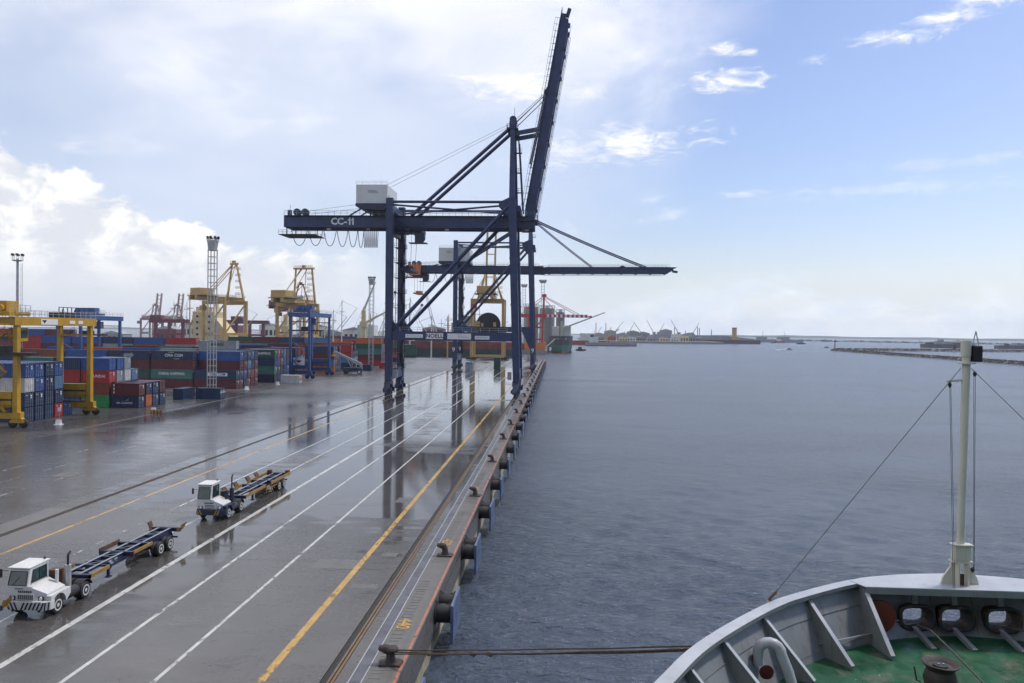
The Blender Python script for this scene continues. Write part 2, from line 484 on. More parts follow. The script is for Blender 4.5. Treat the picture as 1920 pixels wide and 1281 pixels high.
def wornpaint(name, color, lo, hi, rough=0.3):
    """thin road paint with flaked-off holes (alpha) so the paving shows through"""
    m = bpy.data.materials.new(name); m.use_nodes = True
    t = m.node_tree; b = t.nodes['Principled BSDF']; q = NG(t)
    pos = q.n('ShaderNodeNewGeometry').outputs['Position']
    n = q.noise(q.mp(pos, scale=(1.3, 0.6, 1)), 2.2, 7, 0.72)
    n2 = q.noise(pos, 0.25, 3, 0.5)
    a = q.ss(q.m('ADD', q.m('MULTIPLY', n, 0.7), q.m('MULTIPLY', n2, 0.3)), lo, hi)
    c = q.mix(q.ss(q.noise(pos, 1.1, 5, 0.6), 0.3, 0.7), tuple(x * 0.72 for x in color), color)
    q.put(b.inputs['Base Color'], c); b.inputs['Roughness'].default_value = rough
    q.put(b.inputs['Alpha'], a)
    return m


M['deck'] = paving('wet_quay_concrete', (0.152, 0.147, 0.138), (0.068, 0.064, 0.059), 0.515, 0.555, 0.42, 1, flood=[(194, 330, 0.17, -60, 0), (70, 190, 0.085, -60, 0), (30, 84, 0.075, -33.5, -24.5), (10, 62, -0.05, -24, 0), (10, 76, -0.02, -60, -34)])
M['yard'] = paving('wet_yard_asphalt', (0.11, 0.105, 0.10), (0.05, 0.048, 0.048), 0.53, 0.66, 0.40, 2, flood=[(60, 175, 0.05, -78, -40), (200, 480, -0.05, -900, 0)], rough_wet=0.10)
M['cope'] = paving('cope_concrete', (0.125, 0.121, 0.113), (0.10, 0.09, 0.08), 0.60, 0.72, 0.5, 3)
M['wall'] = pmat('quay_wall_concrete', (0.34, 0.30, 0.20), 0.75, var=0.25, dirt=0.7, dirtcol=(0.06, 0.055, 0.04), scale=0.5, streak=True, bump=0.4)
M['linew'] = wornpaint('worn_white_line', (0.52, 0.52, 0.48), 0.385, 0.475)
M['liney'] = wornpaint('worn_yellow_line', (0.50, 0.29, 0.05), 0.38, 0.49)
M['linef'] = wornpaint('faded_white_line', (0.55, 0.55, 0.54), 0.47, 0.58)
M['edgeo'] = wornpaint('orange_edge_paint', (0.44, 0.13, 0.06), 0.36, 0.48)
M['slot'] = pmat('rail_slot_black', (0.012, 0.011, 0.010), 0.6)
M['railtop'] = pmat('crane_rail_steel', (0.20, 0.13, 0.07), 0.4, 0.6, dirt=0.5, dirtcol=(0.12, 0.05, 0.02))
M['trench'] = pmat('cable_trench_cover', (0.10, 0.105, 0.12), 0.4, 0.3, var=0.25, dirt=0.5, dirtcol=(0.03, 0.03, 0.04), scale=0.6)

QX0, QX1, QY0, QY1 = -7.6, -47.6, 14.0, 478.0
SLAB = 29.0
joints = [14.0, 27.0] + [56.0 + SLAB * i for i in range(15)]
joints[-1] = QY1
deck = MB().box(-47.55, -7.9, QY0 + .1, QY1 - .1, -4.5, -0.10).build('quay_deck', M['wall'], kind='structure')
for a, b_ in zip(joints[:-1], joints[1:]):
    for (x0, x1) in ((-47.6, -45.42), (-44.82, -27.9), (-27.87, -11.35), (-10.62, -9.98)):
        MB().box(x0, x1, a + 0.015, b_ - 0.015, -0.35, 0.0).build('concrete_slab', M['deck'], deck)
for k in range(39):
    y = QY0 + k * 12.2
    MB().box(-9.30, -7.6, y + 0.01, min(QY1, y + 12.19), -2.3, 0.0).build('cope_block', M['cope'], deck)
MB().box(-7.9, -7.62, QY0, QY1, -5, -2.3).build('sheet_wall', M['wall'], deck)
MB().box(-45.40, -44.84, QY0, QY1, -0.3, -0.06).build('rail_slot', M['slot'], deck)
MB().box(-45.16, -45.09, QY0, QY1, -0.06, -0.005).build('crane_rail', M['railtop'], deck)
MB().box(-11.33, -10.64, QY0, QY1, -0.3, -0.05).build('rail_slot', M['slot'], deck)
MB().box(-10.98, -10.86, QY0, QY1, -0.05, 0.03).build('crane_rail', M['railtop'], deck)
MB().box(-10.80, -10.66, QY0, QY1, -0.05, 0.012).build('rail_clamp_strip', M['railtop'], deck)
MB().box(-9.94, -9.34, QY0, QY1, -0.3, -0.02).build('cable_trench', M['trench'], deck)
for x in (-9.96, -9.33):
    MB().box(x - 0.025, x + 0.025, QY0, QY1, -0.03, 0.012).build('trench_edge', M['railg'], deck)
# painted lines, each its own sheet
def line(x, w, y0, y1, mat, z=0.004, name='lane_line'):
    MB().quad((x - w / 2, y0, z), (x + w / 2, y0, z), (x + w / 2, y1, z), (x - w / 2, y1, z)).build(name, mat, deck)
line(-14.2, 0.42, QY0, 300, M['liney'], name='yellow_line')
line(-41.4, 0.30, QY0, 300, M['liney'], name='yellow_line')
line(-47.2, 0.25, 196, 470, M['liney'], name='yellow_line')
for x, w in ((-19.3, 0.22), (-23.65, 0.24), (-27.78, 0.42), (-32.0, 0.20)):
    line(x, w, QY0, 470, M['linew'])
line(-36.0, 0.2, 72, 470, M['linew'])
for k in range(8):
    line(-36.1, 0.2, 50 + k * 2.9, 51.7 + k * 2.9, M['linef'])
line(-7.74, 0.13, QY0, QY1, M['edgeo'], 0.005, 'edge_line')
# inset ladder patterns of the cope and its stencilled chainage numbers
for k in range(60):
    y = 24.0 + k * 2.05
    if k % 10 in (4, 5): continue
    b = MB()
    for (x0, x1, y0, y1) in ((-9.1, -9.06, 0, 1.7), (-8.5, -8.46, 0, 1.7), (-9.06, -8.5, 0, .04), (-9.06, -8.5, .55, .59), (-9.06, -8.5, 1.1, 1.14), (-9.06, -8.5, 1.66, 1.70)):
        b.box(x0, x1, y + y0, y + y1, 0.001, 0.014)
    b.build('cope_grid', M['cope'], deck)
for s, y in (('440', 44.6), ('420', 62.2), ('400', 84.0), ('380', 105.0)):
    text('chainage_number', s, 1.15, M['liney'], deck, (-8.75, y, 0.017), (0, 0, R_(-90)), 0.001, 0.9)
# patched-up bays of newer concrete
random.seed(21)
M['patch'] = paving('repair_patch', (0.14, 0.135, 0.125), (0.09, 0.085, 0.08), 0.56, 0.60, 0.45, 5)
for (x, y, w_, l_) in ((-13.6, 50.5, 1.8, .9), (-13.2, 57.8, 1.2, 1.0), (-17.5, 54.5, 3.4, 2.2), (-22.4, 43.0, 2.6, 1.6), (-38.5, 60.0, 2.8, 3.0), (-16.0, 76.0, 2.2, 2.4), (-34.0, 98.0, 3.0, 2.6), (-20.0, 118.0, 4.0, 2.2), (-43.2, 82.0, 1.4, 3.0)):
    MB().box(x, x + w_, y, y + l_, -.02, .003).build('repair_patch', M['patch'], deck)
M['crack'] = pmat('joint_crack', (0.02, 0.018, 0.016), .8)
for k in range(16):
    x, y = random.uniform(-43, -13), random.choice(joints[1:7]) + random.uniform(-11, 11)
    p, q = Vector((x, y, .0035)), []
    for i in range(9): q.append(p.copy()); p += Vector((random.uniform(.35, .8), random.uniform(-.25, .3), 0))
    b = MB()
    for a, c in zip(q[:-1], q[1:]): b.bar(a, c, random.uniform(.02, .05), .003)
    b.build('crack', M['crack'], deck)
for k in range(10):
    y = 30 + k * 17.0
    MB().box(-10.58, -10.02, y, y + .9, -.02, .004).build('service_cover', M['trench'], deck)
# yard
yard = MB().box(-700, -47.62, QY0, QY1, -4.5, -0.012).build('yard_pavement', M['yard'], kind='structure')
def yline(x, w, y0, y1, mat): MB().quad((x - w / 2, y0, -0.007), (x + w / 2, y0, -0.007), (x + w / 2, y1, -0.007), (x - w / 2, y1, -0.007)).build('yard_line', mat, yard)
for x, segs in ((-60.5, ((66, 73), (76, 84), (88, 97), (100, 108))), (-65.0, ((74, 80), (84, 92), (97, 104), (112, 118)))):
    for a, b_ in segs: yline(x, 0.22, a, b_, M['linef'])
for a in range(3): yline(-56.0 + a * 0.2, 0.2, 64 + a * 9, 69 + a * 9, M['linef'])
for k in range(10):
    MB().box(-79.6, -79.1, 100 + k * 38, 100 + k * 38 + 37.9, -0.1, 0.03).build('drain_kerb', M['cope'], yard)
for (x, y) in ((-57.5, 84.5), (-62.0, 118.0), (-58.5, 140.0), (-70.0, 133.0)):
    b = MB()
    for i in range(2):
        b.box(x + i * 1.3, x + i * 1.3 + 1.22, y, y + 2.6, -0.02, 0.004)
    b.build('manhole_cover', M['cope'], yard)

# ------------------------------------------------------------------ ship-to-shore gantry cranes (navy)
XL, XR = -45.1, -10.95        # the two crane rails


def bogie(root, x, y0, mat):
    """wheel set under one leg corner: balance beams as one part, four wheels as parts"""
    b = MB()
    b.prism([(y0 - 1.0, 4.2), (y0 + 1.0, 4.2), (y0 + 2.2, 3.0), (y0 - 2.2, 3.0)], 'x', x - 0.8, x + 0.8)
    for s in (-1, 1):
        yy = y0 + s * 2.1
        b.prism([(yy - .5, 3.1), (yy + .5, 3.1), (yy + 1.6, 1.5), (yy + 1.6, .95), (yy - 1.6, .95), (yy - 1.6, 1.5)], 'x', x - 0.62, x + 0.62)
        b.box(x + .63, x + 1.25, yy - .9, yy - .1, 1.0, 2.1)
        b.box(x - 1.15, x - .63, yy + .1, yy + .8, 1.1, 1.9)
        b.tube((x - .7, yy, 2.1), (x + .7, yy, 2.1), .22, 8)
    o = b.build('bogie', mat, root)
    for k in (-3.2, -1.1, 1.1, 3.2):
        MB().lathe([(.30, -.32), (.44, -.3), (.44, -.12), (.40, -.1), (.40, .1), (.44, .12), (.44, .3), (.30, .32)], (x, y0 + k, .46), 'x', 12).build('wheel', M['dkmetal'], o, smooth=True)


def sts(name, yn, yf, p, label, group):
    """p: dictionary of heights and reaches"""
    root = empty(name, (0, 0, 0), 0, label, 'gantry crane', group)
    N, ND = M['navy'], M['navy_dark']
    ym = (yn + yf) / 2
    zt, zp, zg0, zg1 = p['top'], p['portal'], p['g0'], p['g1']
    xr_t = XR - 1.3
    B = lambda: MB()
    # legs
    for y in (yn, yf):
        zl = zt if y == yn else p.get('top_far', zt)
        B().bar((XL + 1.0, y, 4.0), (XL + .9, y, zl), 1.75, 1.9).build('leg', N, root)
        l = B().bar((XR + .45, y, 4.0), (xr_t, y, zt), 1.75, 1.9, 2.0, 2.1)
        l.build('leg', N, root)
        # portal beam and its diagonal and tie
        B().box(XL + 1.9, XR - .6, y - .85, y + .85, zp - 1.15, zp + 1.15).build('portal_beam', N, root)
        B().tube((XL + 2, y, zp + 1.5), (xr_t - .6, y, zt - 1.6), .52, 10).build('diagonal_brace', N, root, smooth=True)
        B().prism([(XL + 1.9, zp + 1.15), (XL + 4.4, zp + 1.15), (XL + 1.9, zp + 4.0)], 'y', y - .3, y + .3).build('gusset', N, root)
        B().prism([(xr_t - .7, zt + .3), (xr_t - 3.4, zt - 1.0), (xr_t - 3.4, zt - 2.2), (xr_t - .5, zt - 5.0)], 'y', y - .3, y + .3).build('gusset', N, root)
        B().tube((XL + 1.8, y, zt - .9), (xr_t - .8, y, zt - .9), .36, 8).build('upper_tie', N, root, smooth=True)
    for (ya, yb, dz) in ((yn, yf, 0), (yf, yn, 0)):
        B().tube((XL + 1.8, ya, zt - 1.7 - dz), (xr_t - .8, yb, zt - 1.7 - dz), .26, 8).build('upper_tie', N, root, smooth=True)
    for x in (XL + .95, XR + .2):
        B().box(x - .75, x + .75, yn + .96, yf - .96, 4.2, 7.0).build('sill_beam', M['navy'], root)
        B().box(x - .6, x + .6, yn + .96, yf - .96, zt - 3.2, zt - 1.6).build('cross_beam', N, root)
        for y in (yn + .4, yf - .4): bogie(root, x, y, ND)
    B().box(XL + .4, XL + 1.5, yn + .96, yf - .96, zg0 - 2.2, zg0 - .1).build('cross_beam', N, root)
    B().box(XR - 1.5, XR - .4, yn + 1.0, yf - 1.0, zg0 - 2.2, zg0 - .1).build('cross_beam', N, root)
    if p.get('wedge'):
        for y in (yn, yf):
            B().prism([(XR - .5, zp + 1.1), (XR - 5.2, zp + 1.1), (XR - .5, zp - 9.0)], 'y', y - .7, y + .7).build('leg_haunch', N, root)
    # main girder pair
    x0, x1 = p['gx0'], p['gx1']
    for s in (-1, 1):
        gr = B()
        gr.box(x0, x1, ym + s * 3.1 - .7, ym + s * 3.1 + .7, zg0, zg1)
        gr.box(x0, x1, ym + s * 3.1 - .95, ym + s * 3.1 + .95, zg1, zg1 + .12)
        gr.box(x0, x1, ym + s * 2.2 - .2, ym + s * 2.2 + .2, zg0 - .25, zg0)
        for k in range(int((x1 - x0) / 6)):
            gr.box(x0 + 3 + k * 6, x0 + 3.08 + k * 6, ym + s * 3.1 - .76, ym + s * 3.1 + .76, zg0 + .1, zg1 - .1)
        go = gr.build('girder', N, root)
        rl = B()
        rl.rail((x0, ym + s * 4.6, zg1 + .1), (x1 - 2, ym + s * 4.6, zg1 + .1), 1.15, 1.7, .04)
        rl.build('walkway_railing', M['railg'], go)
        B().box(x0, x1 - 2, ym + s * 4.05 - .6, ym + s * 4.05 + .6, zg1 - .06, zg1 + .06).build('walkway', ND, go)
    B().box(x0 - .3, x0 + .3, ym - 3.9, ym + 3.9, zg0, zg1 + .1).build('end_tie', N, root)
    e = B()
    e.box(x0 + .6, x0 + 1.6, ym - 3.6, ym - 2.8, zg1 + .1, zg1 + 1.6)
    for k in (0, 1): e.tube((x0 + 3.2 + k * 2.2, ym - 3.8, zg1 + 1.0), (x0 + 3.2 + k * 2.2, ym - 2.6, zg1 + 1.0), 1.0, 14)
    e.tube((x0 + 1.2, ym - 3.2, zg1 + 1.6), (x0 + 1.2, ym - 3.2, zg1 + 3.0), .05, 5)
    e.build('rope_sheaves', ND, root)
    pf = B(); pf.box(x0 - 1.6, x0 + 8.5, ym - 4.4, ym + 4.4, zg0 - 2.1, zg0 - 1.95)
    for (ax, ay) in ((x0 + .4, ym - 3.6), (x0 + 6.5, ym - 3.6), (x0 + .4, ym + 3.6), (x0 + 6.5, ym + 3.6)): pf.bar((ax, ay, zg0 - 2), (ax, ay, zg0), .18)
    for yy in (ym - 4.4, ym + 4.4): pf.rail((x0 - 1.6, yy, zg0 - 1.95), (x0 + 8.5, yy, zg0 - 1.95), 1.1, 1.2, .035)
    pf.build('maintenance_platform', M['dkmetal'], root)
    # festoon cable loops
    fx = x0 + p['fest0']
    gaps = [9, 8, 7, 6, 5, 3.2] + [1.05] * 7
    drops = [8.6, 8.6, 8.8, 9.0, 9.2, 9.4] + [9.5] * 7
    for gp, dr in zip(gaps, drops):
        w = gp * p.get('festk', 1.0); dr *= p.get('festk', 1.0) * 1.05
        pts = [(fx + w * t, ym - 4.2, zg0 - .3 - dr * (1 - abs(2 * t - 1) ** 2.4)) for t in [i / 14 for i in range(15)]]
        B().path(pts, .09, 5).build('festoon_cable', M['cable'], root)
        fx += w
    # trolley with operator cabin
    tx = p['trolley']
    tr = B(); tr.box(tx - 4, tx + 4, ym - 2.8, ym + 2.8, zg0 - 1.1, zg0 - .4)
    tr.box(tx - 5, tx + 5.5, ym - 5.2, ym - 3.9, zg0 - .6, zg0 - .45)
    tr.rail((tx - 5, ym - 5.2, zg0 - .45), (tx + 5.5, ym - 5.2, zg0 - .45), 1.8, 1.4, .05)
    for k in range(4): tr.tube((tx - 3 + k * 2, ym - 2.6, zg0 - .9), (tx - 3 + k * 2, ym + 2.6, zg0 - .9), .42, 10)
    to = tr.build('trolley', ND, root)
    cb = B(); cb.prism([(tx + 2.2, zg0 - 4.0), (tx + 4.0, zg0 - 4.0), (tx + 4.7, zg0 - 2.9), (tx + 4.7, zg0 - 1.4), (tx + 2.2, zg0 - 1.4)], 'y', ym - 4.0, ym - 1.8)
    cb.box(tx + .6, tx + 5.4, ym - 4.6, ym - 1.4, zg0 - 4.15, zg0 - 4.02)
    cb.build('operator_cabin', M['navy_dark'], root)
    for k in range(4):
        B().tube((tx - 2.2 + k * 1.5, ym - 1, zg0 - 1), (tx - 1.8 + k * 1.2, ym - 1, zg0 - p.get('hoist', 12)), .05, 4).build('hoist_rope', M['rope'], root)
    sp = zg0 - p.get('hoist', 12)
    b = B(); b.box(tx - 1.6, tx + 1.6, ym - 6.1, ym + 6.1, sp - .55, sp); b.box(tx - 1.3, tx + 1.3, ym - 1.4, ym + 1.4, sp, sp + .9)
    b.build('spreader', M['orange'] if p.get('red_spreader') else ND, root)
    # machinery house
    hx0, hx1, hz0, hz1 = p['house']
    hy0, hy1 = ym - 6.2, ym + 6.2
    h = B().box(hx0, hx1, hy0, hy1, hz0 + .9, hz1).build('machinery_house', M['house'], root, bevel=.12)
    B().prism([(hx0 - .1, hz0 + .9), (hx1 + .1, hz0 + .9), (hx1 + .1, hz0), (hx1 - 1.0, hz0 - .9), (hx0 + 2.2, hz0 - .6), (hx0 - .1, hz0 + .2)], 'y', hy0 - .1, hy1 + .1).build('house_base', ND, root)
    for (ax, bx) in ((hx0 + 1.0, hx0 - 2.8), (hx0 + 3.2, hx0 + 3.2), (hx1 - 2, hx1 - 2)):
        for s in (-1, 1): B().bar((ax, ym + s * 3.1, hz0 + .2), (bx, ym + s * 3.1, zg1), .35).build('house_strut', N, root)
    B().rail((hx0, hy0 + .2, hz1), (hx1, hy0 + .2, hz1), .9, 1.6, .03).build('roof_railing', M['railg'], h)
    B().box(hx1, hx1 + .06, hy0 + 1.4, hy0 + 2.5, hz0 + 1.2, hz0 + 3.3).build('door', M['grey'], h)
    for k in range(5): B().box(hx0 + 3.0 + k * .1, hx0 + 5.2 + k * .2, hy0 - .03, hy0, hz1 - 1.6 - k * .16, hz1 - 1.53 - k * .16).build('small_print', M['grey'], h)
    # apex masts
    az = p['apex']
    xa = p['apx']
    for s, y in ((-1, yn), (1, yf)):
        B().bar((xr_t, y, zt - .2), (xa, ym + s * 3.0, az), 1.5, 1.5, 1.1, 1.1).build('apex_mast', N, root)
    B().box(xa - .9, xa + .9, ym - 3.6, ym + 3.6, az - 1.6, az - .4).build('apex_beam', N, root)
    t = B(); t.box(xa - 1.5, xa + 1.5, ym - 4.4, ym + 4.4, az - 2.6, az - 2.45)
    t.rail((xa - 1.5, ym - 4.4, az - 2.45), (xa - 1.5, ym + 4.4, az - 2.45), 1.1, 1.2, .04); t.rail((xa - 1.5, ym - 4.4, az - 2.45), (xa + 1.5, ym - 4.4, az - 2.45), 1.1, 1.2, .04)
    for k in (-1, 0, 1): t.tube((xa, ym + k * 2 - .3, az + .4), (xa, ym + k * 2 + .3, az + .4), .95, 12)
    t.tube((xa + .4, ym - 2, az), (xa + .4, ym - 2, az + 3.6), .06, 5)
    t.build('apex_sheave_platform', ND, root)
    ap = B()
    zz = zt + 2
    while zz < az - 5:
        ap.box(xa + .2, xa + 2.6, ym - 5.2, ym - 3.8, zz, zz + .1); ap.rail((xa + .2, ym - 5.2, zz), (xa + 2.6, ym - 5.2, zz), 1.1, .8, .035); zz += 5.2
    for s in (-.35, .35): ap.bar((xa + .6 + s, ym - 5.6, zt - 3), (xa + .6 + s, ym - 4.0, az - 2.6), .07)
    zz = zt - 3
    while zz < az - 3:
        t_ = (zz - zt + 3) / (az - zt + .4); yy = ym - 5.6 + 1.6 * t_
        ap.bar((xa + .25, yy, zz), (xa + .95, yy, zz), .05); zz += .7
    ap.build('apex_ladder', M['dkmetal'], root)
    for s in (-1, 1):
        B().tube((xa - .6, ym + s * 2.8, az - 2.0), (p['bsx'], ym + s * 3.1, zg1 + .2), .48, 10).build('back_stay', N, root, smooth=True)
        B().tube((xa - .6, ym + s * 1.2, az - .4), (hx1 - 2, ym + s * 2, hz1 + .2), .04, 4).build('hoist_rope', M['rope'], root)
        B().tube((x0 + 5, ym + s * 2.5, zg1 + 1.4), (hx0 + .3, ym + s * 3, hz0 + 1.2), .04, 4).build('hoist_rope', M['rope'], root)
    # boom, built along +x from the hinge then turned up by its angle
    hinge = Vector((p['hx'], ym, zg1 - .4))
    L, a = p['boom'], R_(p['ang'])
    ux, uz = Vector((math.cos(a), 0, math.sin(a))), Vector((-math.sin(a), 0, math.cos(a)))
    def T(u, v, w): return hinge + ux * u + Vector((0, v, 0)) + uz * w
    d0 = p['bd']
    for s in (-1, 1):
        bo = B()
        pr = [(-.5, -d0), (L - 1.6, -d0), (L, -d0 + .4), (L, .0), (L * .66, .0), (L * .63, .9), (L * .60, .1), (2.0, .1), (-.5, -.4)]
        vs = [T(u, s * 3.1 - .6, w) for u, w in pr] + [T(u, s * 3.1 + .6, w) for u, w in pr]
        n = len(pr)
        bo.add(vs, [tuple(range(n - 1, -1, -1)), tuple(range(n, 2 * n))] + [(i, (i + 1) % n, n + (i + 1) % n, n + i) for i in range(n)])
        for k in range(9): bo.bar(T(3 + k * (L - 5) / 8, s * 3.1, -d0 - .12), T(3.8 + k * (L - 5) / 8, s * 3.1, -d0 - .12), 1.5, .5, up=uz)
        o = bo.build('boom_girder', N, root)
        rl = B(); rl.rail(T(3, s * 4.6, .1), T(L - .5, s * 4.6, .1), 1.15, 1.7, .04, up=uz); rl.rail(T(1, s * 4.2, -d0 - .2), T(L - 2, s * 4.2, -d0 - .2), .5, 4, .05, up=-uz, mids=0)
        rl.build('boom_railing', M['railg'] if s < 0 else M['dkmetal'], o)
        ww = B(); ww.bar(T(3, s * 4.1, .05), T(L - .5, s * 4.1, .05), 1.0, .1, up=uz); ww.bar(T(0, s * 3.4, -d0 - .45), T(L - 3, s * 3.4, -d0 - .45), .1, .1, up=uz)
        ww.build('boom_walkway', ND, o)
    for k in range(5): B().bar(T(4 + k * (L - 6) / 4, -3.1, -d0 * .5), T(4 + k * (L - 6) / 4, 3.1, -d0 * .5), .8, d0 * .5, up=uz).build('boom_cross_beam', N, root)
    bt = B(); bt.bar(T(L + .4, -3.6, -.6), T(L + .4, 3.6, -.6), 1.6, 1.4, up=uz); bt.bar(T(L + 1, -2.0, -1.6), T(L + 3.2, -2.0, -1.9), 1.1, .9, up=uz)
    bt.rail(T(L + 1.2, -4, 0), T(L + 1.2, 4, 0), 1.4, 1.2, .05, up=ux)
    bt.build('boom_tip', ND, root)
    hp = B(); hp.box(p['hx'] - 1.2, p['hx'] + 3.6, ym - 4.8, ym + 4.8, zg1 - 1.2, zg1 - .9); hp.rail((p['hx'] + 3.6, ym - 4.8, zg1 - .9), (p['hx'] + 3.6, ym + 4.8, zg1 - .9), 1.2, 1, .04)
    hp.box(p['hx'] - .8, p['hx'] + 1.4, ym - 4.2, ym + 4.2, zg1 - 3.2, zg1 - 1.2); hp.rail((p['hx'] - 1.2, ym - 4.8, zg1 - .9), (p['hx'] + 3.6, ym - 4.8, zg1 - .9), 1.2, 1, .04)
    hp.build('hinge_platform', ND, root)
    # stays
    if p['ang'] > 45:
        for s in (-1, 1):
            B().bar((xa + .4, ym + s * 2.9, az - 3.6), T(24.0, s * 2.9, .2), 1.0, 1.0).build('boom_latch', N, root)
            B().bar(T(33, s * 2.6, .6), T(14.5, s * 2.6, 1.1), .35, .45).build('folded_stay', N, root)
            B().bar((xa + 1.6, ym + s * 2.6, az - 5), (xa + 2.9, ym + s * 2.6, az - 24.0), .35, .45).build('folded_stay', N, root)
            B().tube((xa + .5, ym + s * 1.0, az + .5), T(34.5, s * 1.0, .4), .06, 4).build('hoist_rope', M['rope'], root)
            B().tube((xa + .5, ym + s * 2.0, az - .8), T(33.5, s * 2.0, .4), .12, 5).build('hoist_rope', M['rope'], root)
    else:
        for s in (-1, 1):
            for (fr, r) in ((p['st1'], .32), (p['st2'], .22)):
                P0, P1 = Vector((xa + .8, ym + s * 2.9, az - 1.0)), T(fr, s * 2.9, .3)
                sag = [P0.lerp(P1, i / 8) - Z * (r * 7 * (i / 8) * (1 - i / 8)) for i in range(9)]
                B().path(sag, r, 6).build('fore_stay', N, root)
    # stair tower in the landside legs
    st = B()
    lx = XL + 2.9
    for (ax, ay) in ((lx - .9, yn + 3.2), (lx + .9, yn + 3.2), (lx - .9, yn + 6.4), (lx + .9, yn + 6.4)): st.bar((ax, ay, 6.5), (ax, ay, zg0 + 1), .14)
    zz = 7.0; k = 0
    while zz < zg0 - 2:
        st.box(lx - 1.3, lx + 1.3, yn + 2.6, yn + 7.0, zz, zz + .1)
        st.rail((lx + 1.3, yn + 2.6, zz), (lx + 1.3, yn + 7.0, zz), 1.1, 1.1, .03); st.rail((lx - 1.3, yn + 2.6, zz), (lx + 1.3, yn + 2.6, zz), 1.1, 1.1, .03)
        a_, b_ = (yn + 3, yn + 6.6) if k % 2 else (yn + 6.6, yn + 3)
        st.bar((lx + .5, a_, zz), (lx + .5, b_, zz + 4.0), .7, .12); st.rail((lx + .9, a_, zz), (lx + .9, b_, zz + 4.0), 1.0, 1.2, .03)
        zz += 4.0; k += 1
    st.build('stair_tower', M['dkmetal'], root)
    # caged ladder and splice plates on the legs, lamps under the girder, boxes at the feet
    ll = B(); lx2 = XR + 1.75
    for s in (-.3, .3): ll.bar((lx2, yn + s, 5), (XR - .1, yn + s, zg0 - 1), .08)
    zz = 5.5
    while zz < zg0 - 1.5:
        f_ = (zz - 5) / (zg0 - 6); xx = lx2 + (XR - .1 - lx2) * f_
        ll.bar((xx, yn - .3, zz), (xx, yn + .3, zz), .05)
        if int(zz / .6) % 3 == 0:
            ll.bar((xx, yn - .4, zz), (xx + .75, yn - .35, zz), .06); ll.bar((xx + .75, yn - .35, zz), (xx + .75, yn + .35, zz), .06); ll.bar((xx + .75, yn + .35, zz), (xx, yn + .4, zz), .06)
        zz += .6
    ll.build('leg_ladder', M['dkmetal'], root)
    for y in (yn, yf):
        for zz in (11.0, 24.0, 36.0):
            B().box(XL + .0, XL + 1.95, y - 1.02, y + 1.02, zz, zz + .25).build('splice_plate', N, root)
            t_ = (zz - 4) / (zt - 4); xc = XR + .45 + (xr_t - XR - .45) * t_
            B().box(xc - 1.08, xc + 1.08, y - 1.1, y + 1.1, zz, zz + .25).build('splice_plate', N, root)
    for k in range(6):
        xx = x0 + 12 + k * (x1 - x0 - 14) / 5
        B().box(xx - .5, xx + .5, ym - 4.0, ym - 3.4, zg0 - .75, zg0 - .3).build('girder_lamp', M['grey'], root)
    for (xx, w_) in ((XL + 2.2, 1.1), (XR - 1.9, 1.0)): B().box(xx, xx + w_, yn - .4, yn + .6, 4.6, 6.6).build('control_box', M['grey'], root, bevel=.04)
    B().tube((XL + 2.0, yn - .95, 5), (XL + 1.95, yn - .95, zt - 4), .09, 6).build('cable_tray', M['dkmetal'], root)
    # sill walkway railing
    B().rail((XL + 4, yn - .7, zp + 1.15), (XR - 2, yn - .7, zp + 1.15), 1.1, 2.4, .04).build('portal_railing', M['railg'], root)
    return root, T


c1, T1 = sts('ship_to_shore_crane', 200.5, 216.0, dict(top=51.6, portal=15.7, g0=44.5, g1=47.5, gx0=-73.6, gx1=-6.5, fest0=1.8, festk=.52, trolley=-40.5, house=(-53.7, -45.3, 49.6, 55.5),
             apex=73.2, apx=-12.6, bsx=-39.5, hx=-9.3, boom=53.5, ang=80.4, bd=2.5, hoist=11),
             'navy gantry crane nearest the camera with its boom raised and CC-11 on the girder', 'navy quayside gantry cranes')
ym1 = 208.25
for i_, ch_ in enumerate('CC-11'): text('girder_letter', ch_, 2.5, M['sign'], c1, (-60.2 + (0, 1.72, 3.1, 4.25, 5.15)[i_], ym1 - 3.83, 46.0), FRONT, .01, 1.0, bold=.035)
for x_ in (-60.2 + 4.25, -60.2 + 5.15): MB().bar((x_ - .48, ym1 - 3.84, 46.35), (x_ + .05, ym1 - 3.84, 46.80), .03, .24).build('letter_flag', M['sign'], c1)
for (x0, x1, z0, z1, s, sz, bold) in ((-39.6, -35.0, 15.2, 16.15, None, 0, 0), (-34.2, -29.7, 14.95, 16.5, 'NOELL', 1.5, 1), (-28.6, -22.4, 14.95, 16.45, None, 0, 0), (-21.4, -17.6, 15.0, 15.9, 'SWL 36 TON-LE 2', .42, 0)):
    MB().box(x0, x1, 200.5 - .93, 200.5 - .86, z0, z1).build('sign_plate', M['sign'], c1)
    if s: text('sign_lettering', s, sz, M['black'], c1, ((x0 + x1) / 2, 200.5 - .945, (z0 + z1) / 2), FRONT, .005, .98 if bold else 1.0)
for (x, z, w) in ((-25.9, 16.1, 1.2), (-25.9, 15.75, 2.2), (-25.9, 15.4, 3.0), (-39.2, 15.7, .4), (-38.4, 15.6, 3.0)):
    MB().box(x, x + w, 200.5 - .945, 200.5 - .931, z, z + .1).build('sign_print', M['grey'], c1)
c2, T2 = sts('ship_to_shore_crane', 331.0, 349.0, dict(top=56.0, portal=18.0, g0=42.6, g1=45.6, gx0=-66.5, gx1=-6.5, fest0=9, festk=.45, trolley=-61.5, house=(-52.0, -38.5, 46.4, 53.2),
             apex=67.5, apx=-12.6, bsx=-44.0, hx=-7.4, boom=55.5, ang=0.4, bd=2.4, hoist=9, red_spreader=True, wedge=True, st1=45.0, st2=22.0),
             'navy gantry crane farther down the quay with its boom lowered over the water', 'navy quayside gantry cranes')
